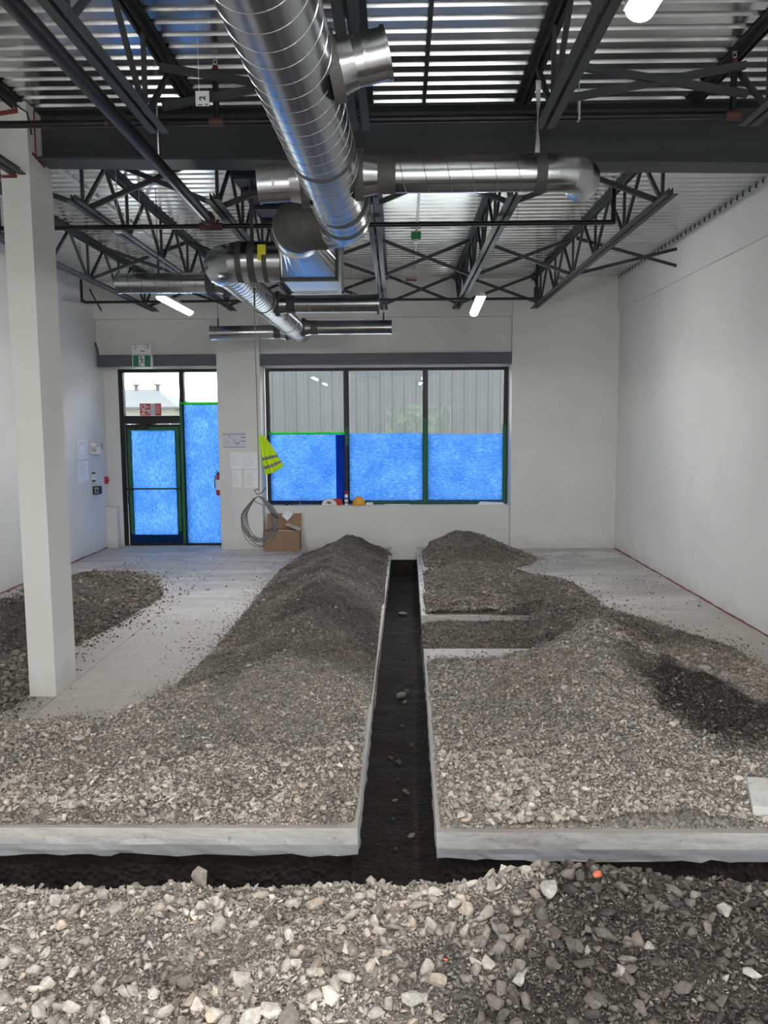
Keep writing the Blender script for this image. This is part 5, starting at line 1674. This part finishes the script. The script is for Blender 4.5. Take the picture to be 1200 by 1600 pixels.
def grit(name, label, regions, n, smin, smax, tone):
    xs_, ys_ = [], []
    for (x0, x1, y0, y1, w) in regions:
        m = int(n * w)
        x, y = RNG.uniform(x0, x1, m), RNG.uniform(y0, y1, m)
        k = RNG.random(m) < smooth01(0.46, 0.72, fbm(x * 1.3, y * 1.3, 301)) + 0.10
        xs_.append(x[k]); ys_.append(y[k])
    x, y = np.concatenate(xs_), np.concatenate(ys_)
    ok = (np.maximum.reduce([hA(x, y), hB(x, y), hC(x, y), hD(x, y), hF(x, y)]) < 0) & ~((x > -2.92) & (x < -2.6) & (y > 6.0) & (y < 6.55)) & ~((x < -4.2) & (y > 8.6) & (y < 9.6)) & ~((x > -0.3) & (x < 1.6) & (y > 7.3) & (y < 8.8))
    x, y = x[ok], y[ok]
    m = len(x)
    s_ = np.minimum(smin * (RNG.random(m) + 1e-4) ** (-1 / 2.2), smax)
    R, _ = euler_mats(m, 0.4)
    col = tone(x, y) * RNG.uniform(0.6, 1.3, m)[:, None]
    VV, FF, CC = [], [], []
    base = 0
    pk = RNG.integers(len(PROTO_S), size=m)
    for k, (V, Fc) in enumerate(PROTO_S):
        ii = np.nonzero(pk == k)[0]
        if len(ii) == 0:
            continue
        P = np.einsum('nij,nvj->nvi', R[ii], V[None] * (s_[ii][:, None] * np.array([1, .85, .6]))[:, None, :])
        P += np.stack([x[ii], y[ii], s_[ii] * 0.24], -1)[:, None, :]
        VV.append(P.reshape(-1, 3)); FF.append((Fc[None] + (base + np.arange(len(ii)) * len(V))[:, None, None]).reshape(-1, 3)); CC.append(np.repeat(col[ii], len(V), 0))
        base += len(ii) * len(V)
    VV, FF, CC = np.concatenate(VV), np.concatenate(FF), np.concatenate(CC)
    me = bpy.data.meshes.new(name)
    me.from_pydata([], [], [])
    me.vertices.add(len(VV)); me.vertices.foreach_set('co', VV.astype(np.float32).ravel())
    me.loops.add(FF.size); me.loops.foreach_set('vertex_index', FF.astype(np.int32).ravel())
    me.polygons.add(len(FF)); me.polygons.foreach_set('loop_start', np.arange(0, FF.size, 3, dtype=np.int32))
    me.update(calc_edges=True)
    ca = me.color_attributes.new('tone', 'FLOAT_COLOR', 'POINT')
    ca.data.foreach_set('color', np.concatenate([np.clip(CC, 0, 1), np.ones((len(CC), 1))], 1).astype(np.float32).ravel())
    me.materials.append(MATS['gravel_stones'])
    o = bpy.data.objects.new(name, me); COL.objects.link(o)
    return tag(o, label, 'grit', None, 'stuff')
grit('loose_grit', 'loose grit and crumbs scattered over the bare concrete floor', [(-4.2, -1.3, 5.6, 13.3, 1.0), (2.0, 3.55, 6.0, 13.2, 0.7)], 9000, 0.0065, 0.038, lambda a, b: tone_left(a, b) * 1.25)
fill = pile('gravel_fill', 'gravel filling the short notch cut into the right slab', hG, tone_far, 0.24, 1.57, 7.41, 8.742, 0.03, n=5000, smin=0.016, smax=0.05, n_single=60, light=0.04, pw=2.6, foot=0.0, drop=-0.2, floor_z=-0.25)

def lone(x, y, z, s, col, parent, label=None, flat=0.6, mat=None, rot=None):
    me = STONE_ME[int(RNG.integers(len(STONE_ME)))]
    if mat:
        me = me.copy(); me.materials.clear(); me.materials.append(MATS[mat])
    o = bpy.data.objects.new('stone', me)
    R_ = Matrix.Rotation(RNG.uniform(0, 6.28) if rot is None else rot, 4, 'Z') @ Matrix.Rotation(RNG.normal(0, .3), 4, 'X')
    M = Matrix.Translation((x, y, z)) @ R_ @ Matrix.Diagonal((s, s * 0.75, s * flat, 1))
    o.color = (*col, 1)
    COL.objects.link(o)
    o.parent = parent
    o.matrix_basis = M
    if label:
        o['label'] = label
    return o
def H(f, x, y):
    return float(f(np.array([x]), np.array([y]))[0])
# stones that stand out in the photograph
for x, y, s, lab in ((0.80, 3.10, 0.062, 'bright orange-painted stone near the crest'), (0.165, 2.72, 0.022, 'small pinkish orange chip')):
    lone(x, y, H(hE, x, y) + s * 0.35, s, (0.7, 0.16, 0.09), fore, lab, 0.7, 'orange_stone')
lone(-0.88, 3.36, H(hE, -0.88, 3.36) + 0.05, 0.11, (0.36, 0.31, 0.27), fore, 'pointed brownish stone standing up at the trench edge', 1.1)
for x, y, s in ((1.26, 3.0, 0.085), (0.60, 3.06, 0.12), (0.05, 2.55, 0.09), (0.42, 2.62, 0.075), (1.22, 2.65, 0.075), (-0.08, 3.12, 0.10), (0.74, 2.4, 0.06), (1.45, 2.95, 0.06), (0.35, 3.03, 0.075)):
    lone(x, y, H(hE, x, y) + s * 0.22, s, (0.44, 0.42, 0.39), fore, 'pale dusty stone')
for x, y, s in ((-2.05, 4.95, 0.11), (-0.62, 8.0, 0.05), (-1.55, 9.2, 0.07), (-1.2, 6.35, 0.08)):
    lone(x, y, max(0, H(hA, x, y)) + s * 0.18, s, (0.52, 0.51, 0.48), bank, 'pale concrete fragment', 0.4)
for x, y, s in ((2.45, 6.35, 0.16), (2.55, 6.6, 0.10), (2.15, 6.9, 0.07), (1.35, 5.95, 0.09), (1.42, 5.25, 0.06)):
    lone(x, y, max(0, H(hC, x, y)) + s * 0.18, s, (0.46, 0.45, 0.42), heap, 'pale concrete fragment', 0.4)
# stones lying in the trench
rub = thing('trench_rubble', 'scattered loose stones and concrete bits on the trench bottom', 'rubble', (0, 8, -0.45))
for x, y, s, c in ((0.07, 10.6, 0.13, 0.40), (0.03, 7.35, 0.12, 0.42), (0.08, 7.5, 0.10, 0.2), (0.06, 7.2, 0.07, 0.34), (0.05, 5.35, 0.07, 0.25), (-0.02, 5.25, 0.05, 0.25), (0.08, 4.75, 0.07, 0.2),
                   (-0.05, 4.15, 0.09, 0.10), (0.02, 4.2, 0.06, 0.10), (0.0, 5.9, 0.08, 0.14), (-0.06, 6.0, 0.07, 0.16), (0.05, 9.3, 0.05, 0.25), (0.06, 8.6, 0.06, 0.12), (-0.03, 8.1, 0.05, 0.12),
                   (0.03, 6.6, 0.05, 0.14), (-0.04, 5.0, 0.05, 0.10), (-0.02, 4.6, 0.05, 0.12), (0.09, 4.05, 0.05, 0.10), (0.1, 6.2, 0.06, 0.11), (0.0, 5.55, 0.05, 0.12)):
    zz_ = float(h_soil(np.array([x]), np.array([y]))[0])
    lone(x, y, zz_ + s * 0.25, s, (c, c * 0.95, c * 0.88), rub)
for o in list(rub.children):
    o.matrix_parent_inverse = Matrix.Translation(-Vector(rub.location))

# ------------------------------------------------------------------ outside
structure(MB().box(-70, 40, 14.1, 140, -0.35, -0.15).build('ground', 'apron'), 'paved ground outside the windows')
structure(MB().box(-30, 30, -60, YREAR - 0.151, -0.35, -0.02).build('ground', 'apron'), 'paved ground behind the room')
YS = 26.0
bd = thing('siding_building', 'dark grey vertically clad building outside the wide window', 'building', (0, YS, -0.15))
MB().box(-4.9, 11.5, YS + 0.06, YS + 5, -0.15, 4.3).build('wall', 'siding', bd)
me0 = me1 = None
x = -4.9
while x < 11.4:
    if me0 is None:
        o = MB().box(0.0, 0.180, 0.0, 0.03, -0.15, 4.3).box(0.180, 0.196, 0.018, 0.03, -0.15, 4.3).box(0.196, 0.366, 0.0, 0.03, -0.15, 4.3).build('siding_board', 'siding'); me0 = o.data
        o2 = MB().box(0.367, 0.379, -0.012, 0.03, -0.15, 4.3).build('seam_strip', 'siding_seam'); me1 = o2.data
    else:
        o = bpy.data.objects.new('siding_board', me0); COL.objects.link(o)
        o2 = bpy.data.objects.new('seam_strip', me1); COL.objects.link(o2)
    for q in (o, o2):
        q.location = (x, 0.029, 0.15)
        q.parent = bd
    x += 0.38

def house(xc, w, y, ridge, eave, label, vents, hipl=True, hipr=True):
    t = thing('house', label, 'house', (xc, y, -0.15), 'houses beyond the door')
    MB().box(xc - w / 2 + .4, xc + w / 2 - .4, y + .5, y + 9, -0.15, eave).build('wall', 'house_wall', t)
    rx0, rx1 = xc - w / 2 + (3.0 if hipl else 0), xc + w / 2 - (3.0 if hipr else 0)
    vs = [(xc - w / 2, y, eave), (xc + w / 2, y, eave), (xc + w / 2, y + 9.5, eave), (xc - w / 2, y + 9.5, eave), (rx0, y + 4.75, ridge), (rx1, y + 4.75, ridge)]
    vs += [(a[0], a[1], eave - 0.12) for a in vs[:4]]
    MB().add(vs, [(0, 1, 5, 4), (1, 2, 5), (2, 3, 4, 5), (3, 0, 4), (6, 7, 1, 0), (7, 8, 2, 1), (8, 9, 3, 2), (9, 6, 0, 3), (6, 9, 8, 7)]).build('roof', 'roof_shingle', t)
    for vx in vents:
        MB().box(vx - .12, vx + .12, y + 4.5, y + 4.75, ridge - 0.15, ridge + .30).box(vx - .22, vx + .22, y + 4.4, y + 4.85, ridge + .30, ridge + .42).build('roof_vent', 'roof_shingle', t)
    for k in range(int(w // 3.0)):
        wx = xc - w / 2 + 1.6 + k * 3.0
        if wx + 1 < xc + w / 2:
            f_ = MB().box(wx, wx + 1.3, y + .42, y + .5, eave - 2.2, eave - 0.75).build('window', 'house_window', t)
            MB().box(wx + .62, wx + .68, y + .38, y + .42, eave - 2.2, eave - .75).build('glazing_bar', 'white_plastic', f_)
            f_.children[0].matrix_parent_inverse = Matrix.Identity(4)
    return t
house(-23.6, 15.0, 60.0, 4.85, 3.38, 'long pale house with grey hip roof seen through the transom', (-20.6, -18.9))
house(-12.6, 9.0, 71.0, 4.62, 3.40, 'lower pale house with grey roof seen through the sidelight top', (-15.4, -13.4), True, True)
house(-7.0, 8.0, 60.0, 5.2, 3.38, 'pale house with grey roof at the right end of the row', (), True, False)
lp = thing('lamp_post', 'thin grey lamp post seen through the transom left side', 'lamp post', (-10.25, 30, -0.15))
MB().tube([(-10.25, 30, -0.15), (-10.25, 30, 4.3), (-10.2, 30, 6.0)], [0.09, 0.06, 0.05], 10).build('post', 'steel_header', lp, True)
MB().box(-10.35, -9.6, 29.9, 30.1, 5.95, 6.1).build('lamp_head', 'steel_header', lp)

# trees behind the room, mirrored in the window glass
def tree(xc, yc, hgt, wid, label, seed):
    t = thing('tree', label, 'tree', (xc, yc, -0.15), 'trees behind the room')
    MB().tube([(xc, yc, -0.15), (xc + .1, yc, hgt * .35), (xc, yc, hgt * .8)], [0.22, 0.16, 0.05], 8).build('trunk', 'bark', t, True)
    r = np.random.default_rng(seed)
    n = 2600
    d = r.normal(size=(n, 3)); d /= np.linalg.norm(d, axis=1)[:, None]
    rad = r.random(n) ** 0.4
    P = d * rad[:, None] * np.array([wid, wid, hgt * 0.42]) + np.array([xc, yc, hgt * 0.55])
    a = r.normal(size=(n, 3)) * 0.16; b_ = r.normal(size=(n, 3)) * 0.16
    V = np.stack([P - a, P + b_, P + a, P - b_], 1).reshape(-1, 3)
    mb = MB(); mb.v = [tuple(v) for v in V]; mb.f = [(4 * i, 4 * i + 1, 4 * i + 2, 4 * i + 3) for i in range(n)]
    o = mb.build('foliage', 'leaf', t); o['kind'] = 'stuff'
for k, (xc, yc, hg, wd) in enumerate(((-6.0, -30, 4.2, 2.4), (0.2, -28, 3.9, 2.5), (3.9, -33.6, 4.5, 2.6), (10.2, -29, 4.0, 2.4))):
    tree(xc, yc, hg, wd, f'leafy green tree outside the rear opening, {ORD[k]} from its left end', 50 + k)

print('objects', len(bpy.data.objects), 'tris', sum(len(o.data.loops) - 2 * len(o.data.polygons) for o in bpy.data.objects if o.type == 'MESH'))
